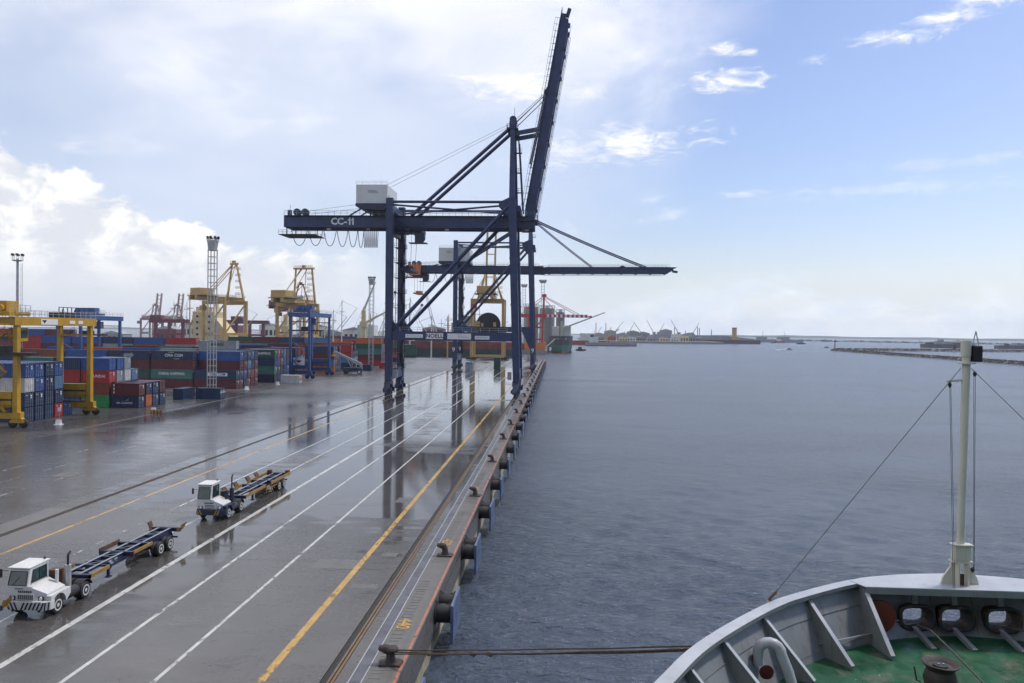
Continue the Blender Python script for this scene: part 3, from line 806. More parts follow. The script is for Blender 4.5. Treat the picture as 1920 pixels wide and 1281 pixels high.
for (x, y) in ((XL + .6, 330.0), (XL + 1.0, 348.0), (XR + .4, 330.0)):
    text('leg_number', '9', 2.6, M['sign'], c2, (x, y + .02, 9.0), FRONT, .02)
MB().box(-65, -60, 339 - 5, 339 + 5, 41.2, 45.8).build('girder_end_cover', M['orange'], c2)
rl = MB(); rl.lathe([(1.0, -.9), (5.0, -.8), (5.2, -.5), (4.6, -.4), (4.6, .4), (5.2, .5), (5.0, .8), (1.0, .9)], (-29.5, 328.9, 19.9), 'y', 28)
rl.build('cable_reel', M['rubber'], c2, smooth=True)
rs = MB()
for k in range(8):
    t = 2 * math.pi * k / 8
    rs.bar((-29.5, 327.9, 19.9), (-29.5 + 4.7 * math.cos(t), 327.9, 19.9 + 4.7 * math.sin(t)), .22)
rs.tube((-29.5, 327.6, 19.9), (-29.5, 328.2, 19.9), .7, 10)
rs.build('reel_spokes', M['dkmetal'], c2)
b = MB(); b.box(-35.5, -33.0, 327.8, 329.6, 19.1, 21.3); b.box(-32.5, -31.6, 327.6, 328.4, 19.1, 20.6); b.box(-27.4, -26.2, 327.5, 328.3, 19.1, 21.0); b.build('reel_drive_box', M['cry'], c2)


# ------------------------------------------------------------------ shipping containers
CC = {'n': ('navy', (0.012, 0.020, 0.065)), 'k': ('dark blue', (0.010, 0.032, 0.085)), 'b': ('blue', (0.022, 0.075, 0.26)), 'm': ('maroon', (0.105, 0.016, 0.020)),
      'r': ('red', (0.36, 0.022, 0.024)), 'y': ('rust brown', (0.20, 0.05, 0.028)), 'o': ('orange', (0.50, 0.11, 0.02)), 'g': ('sea green', (0.045, 0.165, 0.135)),
      'G': ('dark green', (0.016, 0.075, 0.050)), 'w': ('white', (0.55, 0.55, 0.53)), 'e': ('grey', (0.27, 0.29, 0.31)), 'c': ('pale blue', (0.09, 0.17, 0.30)), 'l': ('bright green', (0.03, 0.27, 0.08))}
CM = {k: pmat('container_' + v[0].replace(' ', '_'), v[1], 0.45, var=0.16, dirt=0.35, dirtcol=(0.07, 0.035, 0.02), scale=0.7, streak=True) for k, v in CC.items()}
CW, CH = 2.44, 2.59


def container_meshes(L):
    """corrugated box along x, doors at +x, origin at the middle of the base"""
    h = L / 2; w = CW / 2
    b = MB()
    for sx in (-1, 1):
        for sy in (-1, 1):
            b.box(sx * h - (.16 if sx > 0 else 0), sx * h + (0 if sx > 0 else .16), sy * w - (.16 if sy > 0 else 0), sy * w + (0 if sy > 0 else .16), 0, CH)
    for sy in (-1, 1):
        y0, y1 = (w - .1, w - .004) if sy > 0 else (-w + .004, -w + .1)
        b.box(-h + .16, h - .16, y0, y1, .01, .17); b.box(-h + .16, h - .16, y0, y1, CH - .13, CH - .01)
    n = int((L - .32) / .42)
    for sy in (-1, 1):
        prev = None; st = (L - .32) / n
        pts = []
        for i in range(n):
            x = -h + .16 + i * st
            pts += [(x, .075), (x + st * .35, .075), (x + st * .5, .03), (x + st * .85, .03)]
        pts.append((h - .16, .075))
        vs = [(x, sy * (w - d), .17) for x, d in pts] + [(x, sy * (w - d), CH - .13) for x, d in pts]
        k = len(pts)
        b.add(vs, [(i, i + 1, k + i + 1, k + i) for i in range(k - 1)])
    b.box(-h + .1, h - .1, -w + .1, w - .1, CH - .09, CH - .035)      # roof
    b.box(-h + .02, -h + .12, -w + .16, w - .16, .02, CH - .02)       # blind end
    b.box(h - .2, h - .1, -w + .16, w - .16, .02, CH - .02)           # recess behind the doors
    body = b.mesh('body')
    doors = []
    for sy in (-1, 1):
        d = MB(); y0, y1 = (.012, w - .17) if sy > 0 else (-w + .17, -.012)
        d.box(h - .1, h - .045, y0, y1, .12, CH - .1)
        for k in range(3): d.box(h - .045, h - .03, y0 + .05, y1 - .05, .3 + k * .75, .75 + k * .75)
        doors.append(d.mesh('door'))
    lb = MB()
    for y in (-.85, -.3, .3, .85):
        lb.tube((h - .012, y, .1), (h - .012, y, CH - .08), .028, 6); lb.box(h - .03, h + .01, y - .05, y + .22, 1.0, 1.06)
        for z in (.18, 1.25, CH - .25): lb.box(h - .035, h + .012, y - .06, y + .06, z, z + .1)
    bars = lb.mesh('locking_bars')
    dc = MB()
    for (y, z, a, c) in ((.55, 1.9, .45, .22), (.6, 1.5, .3, .3), (-.6, 2.0, .35, .12)): dc.box(h - .03, h - .022, y - a / 2, y + a / 2, z, z + c)
    return body, doors, bars, dc.mesh('door_marks')


CME = {40: container_meshes(12.19), 20: container_meshes(6.06)}
ORD = ['lowest', 'second', 'third', 'fourth', 'fifth', 'sixth']
NCONT = 0


def paint_obj(o, mat):
    if not o.data.materials: o.data.materials.append(None)
    o.material_slots[0].link = 'OBJECT'; o.material_slots[0].material = mat


def container(L, xr, y0, z, c, label, group, detail=1, marks=True, rz=0.0):
    """xr: x of the door end, y0: the side nearest the camera"""
    global NCONT
    NCONT += 1
    body, doors, bars, dm = CME[L]
    ln = 12.19 if L == 40 else 6.06
    root = empty('shipping_container', (xr - ln / 2, y0 + CW / 2, z), rz, label, 'container', group)
    paint_obj(link('body', body, root), CM[c])
    if detail:
        for d in doors: paint_obj(link('door', d, root), CM[c])
        paint_obj(link('locking_bars', bars, root), M['steel'])
        if marks: paint_obj(link('door_marks', dm, root), M['sign'])
    return root


def logo(root, s, size, L=12.19, mat=None, z=1.35, xs=1.0, dx=0.0):
    return text('lettering', s, size, mat or M['sign'], root, (dx, -CW / 2 - .012, z), FRONT, .004, xs)


def block(y0, xr, rows, phrase, group, pitch=2.72, gap=.35):
    """rows: list of rows, each a list of (length, 'colour codes from the ground up')"""
    out = {}
    ro = ['front', 'second', 'third', 'fourth', 'fifth', 'sixth']
    for r, cols in enumerate(rows):
        x = xr
        for q, (L, cs) in enumerate(cols):
            ln = 12.19 if L == 40 else 6.06
            for t, c in enumerate(cs):
                if c == '.': continue
                co = '' if len(cols) == 1 else ', %s from the kerb' % ['end column', 'second column', 'third column', 'fourth column', 'fifth column', 'sixth column', 'seventh column'][q]
                lab = '%s container, %s tier, %s row%s, %s' % (CC[c][0], ORD[t], ro[r], co, phrase)
                out[(r, q, t)] = container(L, x + random.uniform(-.06, .06), y0 + r * pitch + random.uniform(-.04, .04), t * (CH + .01), c, lab, group, 1 if (q == 0 or y0 < 230) else 0, random.random() < .7)
            x -= ln + gap
    return out


def rnd(n, pal='kkbmmryoGgnec'): return ''.join(random.choice(pal) for _ in range(n))


A = block(131.2, -93.8, [[(40, 'kkwb')], [(40, 'kkbb')], [(40, 'kknk')], [(40, 'rkcb')], [(40, 'b')]], 'under yellow gantry', 'containers under the yellow yard gantry')
Bk = block(158.0, -88.0, [[(20, 'nm'), (20, 'lyrb'), (20, 'bkrk'), (20, 'gkgg')], [(20, 'on'), (20, 'eweb'), (20, 'kkgg')], [(20, 'kk'), (20, 'ewwe')], [(20, 'km'), (20, 'ekc')]], 'behind yellow gantry', 'containers in the block behind the yellow gantry', pitch=2.9)
logo(Bk[(0, 0, 0)], 'APL LOGISTICS', .52, 6.06, z=1.0)
MB().prism([(-1.0, 1.35), (.2, 1.5), (1.2, 2.05), (.5, 1.6), (1.0, 1.62)], 'y', -CW / 2 - .02, -CW / 2 - .008).build('eagle_mark', M['sign'], Bk[(0, 0, 0)])
logo(Bk[(0, 1, 2)], 'HYUNDAI', .85, 6.06, dx=.3)
for k in range(3): MB().box(-2.5, -2.25, -CW / 2 - .02, -CW / 2 - .005, .4 + k * .75, .85 + k * .75).build('lettering', M['sign'], Bk[(0, 0, 1)])
C3 = block(212.5, -90.2, [[(40, 'mk'), (40, 'mgmn'), (40, 'mGmn'), (40, 'ebkb'), (40, 'kmyy'), (40, 'mmkn'), (40, 'kyym')], [(40, 'mkmb'), (40, 'mkgg')], [(40, 'kbmk')], [(40, 'ymck')], [(40, 'mykb')], [(40, 'mymk')]], 'lattice mast block', 'containers in the block behind the lattice lamp mast')
logo(C3[(0, 1, 1)], 'CHINA SHIPPING', 1.05, xs=.95)
logo(C3[(0, 1, 3)], 'CMA CGM', 1.15, dx=.6)
logo(C3[(0, 0, 1)], 'CMA CGM', .95, mat=M['black'], dx=.8)
MB().box(-2.2, 3.6, -CW / 2 - .008, -CW / 2 - .003, .9, 1.8).build('logo_panel', M['sign'], C3[(0, 0, 1)])
logo(C3[(0, 5, 3)], 'CMA CGM', 1.1)
for dz, s in ((2.15, 1), (.45, -1)):
    MB().path([(.6 + s * (-1.6 + .4 * i), -CW / 2 - .02, dz + s * .06 * i * (4 - i) * .5) for i in range(5)], .05, 4).build('logo_swoosh', M['sign'], C3[(0, 1, 3)])
MB().prism([(-1.6, 1.3), (-.9, 1.9), (.2, 1.7), (1.0, 2.0), (1.6, 1.3), (.9, .7), (-.1, .95), (-1.0, .65)], 'y', -CW / 2 - .02, -CW / 2 - .006).build('logo_mark', CM['e'], C3[(0, 2, 3)])
E4 = block(239.5, -89.2, [[(40, 'ngkG'), (40, 'kbmee'), (40, 'kmbe'), (40, 'mbkb'), (40, 'kkyo'), (40, 'kbkb')], [(40, 'kmbr')], [(40, 'bkyk')], [(40, 'mkbc')], [(40, 'kbkm')]], 'block before blue gantry', 'containers in the block in front of the blue gantry')
logo(E4[(0, 0, 3)], 'CHINA SHIPPING', 1.0, dx=1.0)
logo(E4[(0, 1, 4)], 'MAERSK', 1.2, mat=M['black'])
logo(E4[(0, 2, 3)], 'MAERSK', 1.2, mat=M['black'])
for (y0, xr, tn, ph, gr) in ((265.5, -91.5, 4, 'under blue gantry', 'containers under the blue yard gantry'), (300.0, -88.0, 4, 'beyond reach stacker', 'containers in the block beyond the reach stacker'),
                             (330.0, -89.0, 4, 'far mast block', 'containers in the block beside the far lamp mast'), (365.0, -84.0, 5, 'far yard block', 'containers in the far yard block'), (405.0, -84.0, 4, 'last yard block', 'containers in the last yard block')):
    rows = [[(40, rnd(tn - (q == 1)) if q else rnd(tn)) for q in range(5 if y0 < 340 else 6)]]
    rows += [[(40, rnd(random.choice((tn - 1, tn, tn))))] for _ in range(3)]
    block(y0, xr, rows, ph, gr)
# loose containers on the apron
cA = container(20, -80.6, 181.0, 0, 'k', 'dark blue container lying at the right foot of the lattice lamp mast', 'loose containers by the lamp mast')
text('lettering', 'CMA CGM', .6, M['sign'], cA, (3.06, 0, 1.6), SIDE_R, .004)
cB = container(20, -86.6, 180.0, 0, 'k', 'dark blue container end on at the left foot of the lattice lamp mast', 'loose containers by the lamp mast', rz=R_(90))
cT = container(20, -80.2, 237.0, 0, 'w', 'lone white container with red lettering standing in front of the blue gantry', 'loose containers on the apron', marks=False)
text('lettering', 'TAKAN', 1.0, M['redbox'], cT, (3.06, 0, 1.4), SIDE_R, .004)
container(20, -77.5, 318.0, 0, 'k', 'small dark blue container at the kerb behind the reach stacker', 'loose containers on the apron')
container(20, -72.5, 338.0, 0, 'r', 'bright red container at the kerb beside the landside crane leg', 'loose containers on the apron')


# ------------------------------------------------------------------ rubber-tyred yard gantries
def rtg(name, x0, x1, yn, yf, h, mat, label, trolley_y, low=False):
    root = empty(name, (0, 0, 0), 0, label, 'yard gantry', 'rubber-tyred yard gantries')
    for y in (yn, yf):
        for x in (x0, x1):
            MB().bar((x, y, 2.2), (x, y, h - 1.5), .85, 1.0, .72, .82).build('leg', mat, root, bevel=.03)
        s = MB().box(x0 - 1.0, x1 + 1.0, y - .5, y + .5, 1.5, 2.6).build('sill_beam', mat, root, bevel=.03)
        MB().box(x0 + .6, x1 - .6, y - .45, y + .45, 3.4, 6.0).build('engine_housing', mat, root, bevel=.04)
        b = MB(); b.box(x0 + .5, x1 - .5, y - .75, y + .75, 2.6, 2.72); b.rail((x0 + .5, y - .75, 2.7), (x1 - .5, y - .75, 2.7), 1.1, 1.0, .03)
        b.box(x0 + .5, x1 - .5, y - .5, y - .47, 4.5, 4.8)
        b.build('service_platform', M['dkmetal'], root)
        MB().box(x0, x1, y - .3, y + .3, h - 3.4, h - 3.1).build('leg_tie', mat, root)
        for x in (x0 - .3, x1 + .3):
            bg_ = MB().prism([(x - 1.3, 1.1), (x - .5, 1.8), (x + .5, 1.8), (x + 1.3, 1.1), (x + 1.3, .8), (x - 1.3, .8)], 'y', y - .35, y + .35).build('wheel_carriage', mat, root)
            for d in (-.95, .95):
                MB().lathe([(.25, -.3), (.62, -.28), (.72, -.2), (.72, .2), (.62, .28), (.25, .3)], (x + d, y, .72), 'y', 16).build('wheel', M['rubber'], bg_, smooth=True)
    for x in (x0, x1):
        MB().box(x - .55, x + .55, yn - 1.2, yf + 1.2, h - 1.5, h).build('girder', mat, root, bevel=.04)
        MB().rail((x + (.5 if x == x1 else -.5), yn - 1, h), (x + (.5 if x == x1 else -.5), yf + 1, h), 1.1, 1.6, .035).build('girder_railing', M['railg'], root)
    for y in (yn - .9, yf + .9): MB().box(x0 + .55, x1 - .55, y - .3, y + .3, h - 1.2, h - .2).build('end_tie', mat, root)
    t = MB(); t.box(x0 - .4, x1 + .4, trolley_y - 2.6, trolley_y + 2.6, h + .15, h + .8); t.box(x0 + .5, x1 - .8, trolley_y - 1.6, trolley_y + 1.4, h + .8, h + 2.6)
    for k in range(3): t.tube((x0 + .8 + k * 1.8, trolley_y - 2.2, h + 1.4), (x0 + .8 + k * 1.8, trolley_y - .2, h + 1.4), .6, 12)
    to = t.build('trolley', mat, root, bevel=.05)
    MB().rail((x1 + .4, trolley_y - 2.6, h + .8), (x1 + .4, trolley_y + 2.6, h + .8), 1.1, 1.2, .035).build('trolley_railing', M['railg'], to)
    MB().box(x1 - 2.4, x1 - .3, trolley_y + 1.0, trolley_y + 3.0, h - 4.2, h - 1.9).build('operator_cabin', mat, root, bevel=.08)
    MB().box(x1 - .3, x1 - .26, trolley_y + 1.2, trolley_y + 2.8, h - 3.6, h - 2.3).build('cabin_window', M['glass'], root)
    zs = h - 6.5
    s = MB(); s.box((x0 + x1) / 2 - 6.0, (x0 + x1) / 2 + 6.0, trolley_y - 1.1, trolley_y + 1.1, zs, zs + .5); s.box((x0 + x1) / 2 - 1.5, (x0 + x1) / 2 + 1.5, trolley_y - 1, trolley_y + 1, zs + .5, zs + 1.6)
    s.build('spreader', M['dkmetal'], root)
    for dx_ in (-1.2, 1.2):
        for dy_ in (-.8, .8): MB().tube(((x0 + x1) / 2 + dx_, trolley_y + dy_, zs + 1.5), ((x0 + x1) / 2 + dx_ * 1.2, trolley_y + dy_, h + .2), .035, 4).build('hoist_rope', M['rope'], root)
    st = MB()
    for k in range(4):
        z0, z1 = 2.7 + k * 3.3, 6.0 + k * 3.3
        if z1 > h: break
        a, b_ = (x0 + 1.2, x1 - 1.2) if k % 2 else (x1 - 1.2, x0 + 1.2)
        st.bar((a, yn - 1.0, z0), (b_, yn - 1.0, z1), .7, .1); st.rail((a, yn - 1.35, z0), (b_, yn - 1.35, z1), 1.0, 1.2, .03)
    st.build('stair', mat, root)
    return root


ry = rtg('yard_gantry', -96.3, -90.3, 124.3, 144.6, 18.6, M['rtgy'], 'yellow rubber-tyred yard gantry straddling container rows at the left edge', 124.5)
for (ya, yb, za, zb) in ((129.5, 134.0, 17.3, 18.3), (137.4, 139.0, 17.5, 18.1), (140.0, 141.4, 17.5, 18.1)):
    MB().box(-89.73, -89.69, ya, yb, za, zb).build('sign_plate', M['sign'], ry)
MB().prism([(129.8, 18.1), (131.0, 18.1), (130.4, 17.5)], 'x', -89.69, -89.67).build('sign_mark', M['black'], ry)
b = MB(); b.rail((-92.5, 138.5, 18.6), (-92.5, 143.5, 18.6), 2.0, 1.2, .06); b.box(-94.5, -92.2, 138.5, 143, 18.6, 19.6); b.tube((-91, 137.3, 18.6), (-91, 137.3, 20.2), .12, 6)
b.build('cooling_unit', M['dkmetal'], ry)
rb = rtg('yard_gantry', -91.8, -85.2, 261.5, 284.5, 22.8, M['rtgb'], 'blue rubber-tyred yard gantry behind the lone white container', 268.0)
MB().box(-90.6, -86.6, 260.88, 260.94, 4.6, 7.2).build('sign_plate', M['sign'], rb)
MB().prism([(-89.6, 6.3), (-87.6, 6.3), (-88.2, 5.6), (-89.0, 5.6)], 'y', 260.84, 260.87).build('sign_mark', CM['n'], rb)
rf = rtg('yard_gantry', -158.0, -150.5, 236.0, 258.0, 20.5, M['rtgb'], 'dark blue yard gantry seen through the yellow gantry', 246.0)


# ------------------------------------------------------------------ floodlight masts
def lattice_mast(x, y, h, w, label):
    root = empty('floodlight_mast', (x, y, 0), 0, label, 'light mast', 'lattice floodlight masts')
    c = [(-w / 2, -w / 2), (w / 2, -w / 2), (w / 2, w / 2), (-w / 2, w / 2)]
    for (a, b_) in c: MB().bar((a, b_, 0), (a, b_, h - 3), .125 * w, .125 * w).build('mast_leg', M['steel'], root)
    n = int((h - 3) / w)
    for k in range(n + 1):
        z = k * (h - 3) / n
        r = MB()
        for i in range(4):
            p, q = c[i], c[(i + 1) % 4]
            r.bar((*p, z), (*q, z), .075 * w)
        r.build('rung_frame', M['steel'], root)
    p = MB(); p.box(-w * .62, w * .62, -w * .62, w * .62, h - 3, h - 2.85)
    pf = p.build('head_platform', M['steel'], root)
    r = MB()
    for i in range(4):
        a, b_ = [(s * w * .85) for s in c[i]], [(s * w * .85) for s in c[(i + 1) % 4]]
        r.quad((a[0] * .75, a[1] * .75, h - 2.9), (b_[0] * .75, b_[1] * .75, h - 2.9), (b_[0], b_[1], h - .6), (a[0], a[1], h - .6))
        r.rail((a[0] * 1.02, a[1] * 1.02, h - .7), (b_[0] * 1.02, b_[1] * 1.02, h - .7), .7, .5, .04)
    r.build('head_cage', M['steel'], pf)
    for k in range(8):
        t = 2 * math.pi * k / 8
        MB().lathe([(.12, -.2), (.33, 0), (.35, .18), (.05, .2)], (w * .85 * math.cos(t), w * .85 * math.sin(t), h - .1 + .25), 'y', 8).build('floodlight', M['dkmetal'], pf)
    return root


lattice_mast(-84.4, 184.6, 39.0, 1.55, 'grey lattice floodlight mast rising from two blue containers, nearest one')
lattice_mast(-80.4, 330.0, 39.6, 1.7, 'grey lattice floodlight mast just left of the near crane leg')
lattice_mast(-15.0, 760.0, 68.0, 3.0, 'tall lattice mast on the far pier right of the navy crane legs')
lattice_mast(-35.0, 800.0, 66.0, 2.8, 'second tall lattice mast on the far pier, behind the crane legs')
lattice_mast(-204.0, 600.0, 43.0, 2.6, 'distant lattice mast between the yellow cranes and crane leg')
pm = empty('floodlight_mast', (-181.5, 250.0, 0), 0, 'slim grey pole mast with floodlights above the yellow gantry', 'light mast')
MB().tube((0, 0, 0), (0, 0, 39.5), .55, 12, .38).build('pole', M['steel'], pm, smooth=True)
b = MB()
for s in (-.3, .3): b.bar((1.5 + s, 0, 2), (1.5 + s, 0, 38), .08)
for k in range(60): b.bar((1.2, 0, 2 + k * .6), (1.8, 0, 2 + k * .6), .06)
for k in range(12): b.bar((.4, 0, 3 + k * 3), (1.5, 0, 3 + k * 3), .06)
b.build('ladder', M['steel'], pm)
b = MB(); b.lathe([(1.2, 38.6), (1.7, 38.8), (1.7, 38.95), (1.2, 38.95)], (0, 0, 0), 'z', 12)
for k in range(8):
    t = 2 * math.pi * k / 8; b.bar((1.6 * math.cos(t), 1.6 * math.sin(t), 38.9), (1.6 * math.cos(t), 1.6 * math.sin(t), 40.4), .1)
b.build('head_ring', M['steel'], pm)
for k in range(6):
    t = 2 * math.pi * k / 6
    MB().box(1.6 * math.cos(t) - .35, 1.6 * math.cos(t) + .35, 1.6 * math.sin(t) - .3, 1.6 * math.sin(t) + .3, 40.4, 41.1).build('floodlight', M['dkmetal'], pm)


# ------------------------------------------------------------------ high stacks deeper in the yard
random.seed(33)
block(292.0, -140.0, [[(40, rnd(5, 'kbrmyyoe')) for _ in range(5)]], 'stack beyond gantry', 'tall stacks deep in the yard')
block(318.0, -206.0, [[(40, rnd(6, 'kbrrmyoo')) for _ in range(6)]], 'deep yard stack', 'tall stacks behind the dark blue gantry')

# ------------------------------------------------------------------ fenders and bollards along the cope
M['fpanel'] = pmat('fender_panel_blue', (0.085, 0.125, 0.215), 0.45, var=0.2, dirt=0.45, dirtcol=(0.05, 0.05, 0.055), scale=1.2, streak=True)
M['iron'] = pmat('cast_iron_bollard', (0.035, 0.026, 0.022), 0.6, var=0.3, dirt=0.3, dirtcol=(0.12, 0.05, 0.03), bump=0.2, scale=2)


def fender_proto():
    drum = MB().lathe([(.35, 0), (.68, .02), (.68, .10), (.58, .14), (.60, .55), (.58, .98), (.66, 1.02), (.66, 1.10), (.3, 1.12)], (0, 0, 0), 'x', 18).mesh('rubber_drum', M['rubber'], True)
    pn = MB(); pn.box(1.12, 1.26, 0, 1.93, -2.55, -.12)
    for k in range(3): pn.box(1.26, 1.30, .04 + k * .63, .63 + k * .63, -2.5, -.17)
    pan = pn.mesh('fender_panel', M['fpanel'])
    ch = MB(); ch.path([(-.02, 0, -.12), (.4, 0, -.42), (.8, 0, -.36), (1.12, 0, -.18)], .035, 5)
    return drum, pan, ch.mesh('chain', M['iron'])


fd, fp, fch = fender_proto()
FY = [34.2 + 13.9 * k for k in range(31)]
for k, y in enumerate(FY):
    nth = ['nearest', 'second', 'third', 'fourth', 'fifth', 'sixth', 'seventh', 'eighth', 'ninth', 'tenth']
    if k < 10: lab = '%s twin-drum rubber fender with blue panel hanging on the quay wall' % nth[k]
    elif k < 20: lab = 'twin-drum fender with blue panel in the middle stretch of the quay wall'
    else: lab = 'far twin-drum fender near the quay end'
    r = empty('quay_fender', (-7.6, y, 0), 0, lab, 'fender', 'rubber fenders along the quay wall')
    for yy in (1.0, 2.95): link('rubber_drum', fd, r, (0, yy, -.95))
    for yy in (0, 1.97): link('fender_panel', fp, r, (0, yy, random.uniform(-.04, .04)))
    if k < 8:
        for yy in (1.0, 2.95): link('chain', fch, r, (0, yy, 0))
    r.rotation_euler = (0, 0, R_(random.uniform(-.8, .8)))
bb = MB(); bb.prism([(-.55, -.42), (.55, -.42), (.62, .25), (.3, .5), (-.3, .5), (-.62, .25)], 'z', 0.0, .10)
bme = bb.mesh('base_plate', M['iron'])
bh = MB(); bh.path([(0, 0, .05), (0, 0, .35), (-.02, 0, .55), (-.12, 0, .72), (-.34, 0, .78), (-.62, 0, .80)], [.30, .24, .22, .25, .22, .13], 12)
bm2 = MB(); bm2.v = list(bh.v); bm2.f = list(bh.f); bm2.lathe([(.05, .62), (.30, .66), (.34, .76), (.28, .86), (.05, .9)], (.06, 0, 0), 'z', 14)
bhm = bm2.mesh('bollard_horn', M['iron'], True)
bhe = bh.mesh('bollard_horn', M['iron'], True)
BY = [39.2, 58.5, 80.1, 101.3, 123.0, 142.5, 162.5, 183, 203.5, 224, 244.5, 265, 285.5, 306, 327, 348, 369, 390, 411, 432, 453]
for k, y in enumerate(BY):
    lab = ['iron bollard holding the mooring ropes, nearest of the row on the cope', 'iron bollard beyond the painted chainage number, second along the cope'][k] if k < 2 else ('%s horned iron bollard along the cope counting from the roped one' % ['third', 'fourth', 'fifth', 'sixth', 'seventh', 'eighth', 'ninth'][k - 2] if k < 9 else 'small distant bollard on the cope beyond the near crane')
    r = empty('mooring_bollard', (-8.35, y, 0.0), 0, lab, 'bollard', 'bollards along the quay cope')
    link('base_plate', bme, r); link('bollard_horn', bhm if k == 0 else bhe, r)
# mooring ropes from the first bollard to the ship
M['hemp'] = pmat('old_mooring_rope', (0.075, 0.052, 0.032), 0.85, var=0.35, dirt=0.3, bump=0.4, scale=5)
P0 = Vector((-8.2, 39.2, .55))
for i, (tx, ty, tz, sg) in enumerate(((5.9, 30.0, 5.10, .08), (5.9, 30.0, 5.02, .11), (5.9, 30.0, 5.20, .05))):
    P1 = Vector((tx, ty, tz)); s = P0 + Vector((0, .12 * (i - 1), .05 * i))
    pts = [s.lerp(P1, t / 16) - Z * (sg * 4 * (t / 16) * (1 - t / 16)) + Vector((0, .03 * math.sin(t * 1.3 + i), 0)) for t in range(17)]
    ro = MB().path(pts, .036, 6).build('mooring_rope', M['hemp'], smooth=True, cat='rope', group='mooring ropes to the ship',
        label=['upper mooring rope slung from the nearest bollard to the ship', 'lowest sagging mooring rope from the nearest bollard to the ship', 'tautest mooring rope from the nearest bollard to the ship'][i])
kn = MB()
for t in (.13, .30, .36): kn.path([P0.lerp(Vector((5.9, 30, 5.05)), t + d * .008) - Z * (.12 * 4 * t * (1 - t)) + Vector((0, 0, .05 * math.sin(d * 2))) for d in range(4)], [.05, .10, .09, .04], 6)
kn.build('rope_lashing', M['hemp'], ro)

# ------------------------------------------------------------------ small things on the apron
r = empty('power_cabinet', (-37.4, 328.5, 0), 0, 'grey box cabinet with a blue lid standing on the wet quay', 'cabinet')
MB().box(-1.6, 1.6, -1.4, 1.4, 0, 3.2).build('cabinet_body', M['grey'], r, bevel=.06); MB().prism([(-1.75, 3.2), (1.75, 3.2), (1.2, 3.9), (-1.2, 3.9)], 'y', -1.5, 1.5).build('lid', M['bluebox'], r)
MB().box(-.05, .05, -1.45, -1.4, .2, 3.0).build('door_seam', M['black'], r)
r = empty('power_cabinet', (-26.8, 346, 0), 0, 'tall dark green double-stacked cabinet on the wet quay', 'cabinet')
for z in (0, 2.75): MB().box(-1.5, 1.5, -1.4, 1.4, z + .03, z + 2.7).build('cabinet_body', CM['G'], r, bevel=.05)
for (x, y, lab) in ((-86.0, 128.8, 'white sign board on a stand at the foot of the yellow gantry'), (-80.9, 150.8, 'small white marker board beside the orange container'),
                    (-86.2, 210.5, 'white marker board at the kerb right of the lattice mast'), (-85.0, 231.0, 'white marker board at the kerb left of the lone white container')):
    r = empty('marker_board', (x, y, 0), 0, lab, 'sign', 'white kerb marker boards')
    MB().prism([(-.3, .1), (.3, .1), (.08, .95), (-.02, .95)], 'x', -.45, .45).build('board', M['sign'], r)
    MB().box(-.55, .55, -.6, .6, -.0, .12).build('foot', M['sign'], r)
    if x == -86.0:
        MB().tube((0, .2, 1.0), (0, .2, 2.6), .04, 6).build('post', M['steel'], r); MB().box(-.3, .3, .17, .2, 2.3, 3.0).build('plate', M['sign'], r)
r = empty('wheel_stop_block', (-79.3, 149.0, 0), R_(15), 'striped yellow block lying on the yard paving', 'block')
MB().prism([(-.7, 0), (.7, 0), (.55, .7), (-.55, .7)], 'x', -1.0, 1.0).build('block', M['rust'], r, bevel=.05)
for k in range(3): MB().box(-.75 + k * .6, -.5 + k * .6, -.72, -.5, .02, .62).build('stripe', M['rtgy'], r)
r = empty('traffic_bollard_pair', (-73.5, 330.0, 0), 0, 'low red and white barrier on the apron before the red container', 'barrier')
MB().prism([(-.4, 0), (.4, 0), (.15, .9), (-.15, .9)], 'x', -1.4, 1.4).build('barrier', M['redbox'], r)


def reach_stacker(x, y, rz, label):
    r = empty('reach_stacker', (x, y, 0), rz, label, 'reach stacker')
    MB().prism([(-3.6, .9), (3.2, .9), (3.6, 1.3), (3.6, 2.2), (1.2, 2.5), (-3.6, 2.3)], 'y', -1.4, 1.4).build('chassis', CM['n'], r, bevel=.08)
    for sx, rr in ((-2.5, .85), (2.6, .75)):
        for sy in (-1, 1): MB().lathe([(.3, -.35), (rr - .1, -.33), (rr, -.2), (rr, .2), (rr - .1, .33), (.3, .35)], (sx, sy * 1.55, rr), 'y', 18).build('wheel', M['rubber'], r, smooth=True)
    for sy in (-1, 1): MB().lathe([(.05, -.04), (.42, -.03), (.42, .03), (.05, .04)], (2.6, sy * 1.93, .75), 'y', 12).build('wheel_hub', M['sign'], r)
    cab = MB().prism([(-.2, 2.3), (1.4, 2.3), (1.4, 3.3), (1.1, 4.3), (-.1, 4.3)], 'y', -.8, .8).build('operator_cabin', M['grey'], r, bevel=.06)
    MB().prism([(0.0, 2.8), (1.2, 2.8), (1.2, 3.3), (.95, 4.15), (.05, 4.15)], 'y', -.83, .83).build('cabin_window', M['glass'], cab)
    MB().bar((3.2, 0, 3.6), (-7.2, 0, 8.6), .9, 1.1, .7, .8).build('boom', M['steel'], r, bevel=.05)
    MB().bar((3.0, 0, 2.2), (3.2, 0, 3.8), .9, 1.2).build('boom_pivot', M['steel'], r)
    MB().tube((-.6, .5, 2.3), (-2.6, .4, 6.3), .16, 8).build('lift_cylinder', M['steel'], r)
    s = MB(); s.bar((-7.2, 0, 8.5), (-7.4, 0, 7.2), .7, .7); s.box(-7.9, -6.9, -3.0, 3.0, 6.8, 7.2); s.build('spreader', M['rtgy'], r)
    MB().box(2.6, 3.5, -.9, .9, 2.2, 2.9).build('counterweight', M['rtgy'], r)


reach_stacker(-78.6, 294.0, R_(8), 'dark reach stacker with a raised white boom parked at the yard kerb')

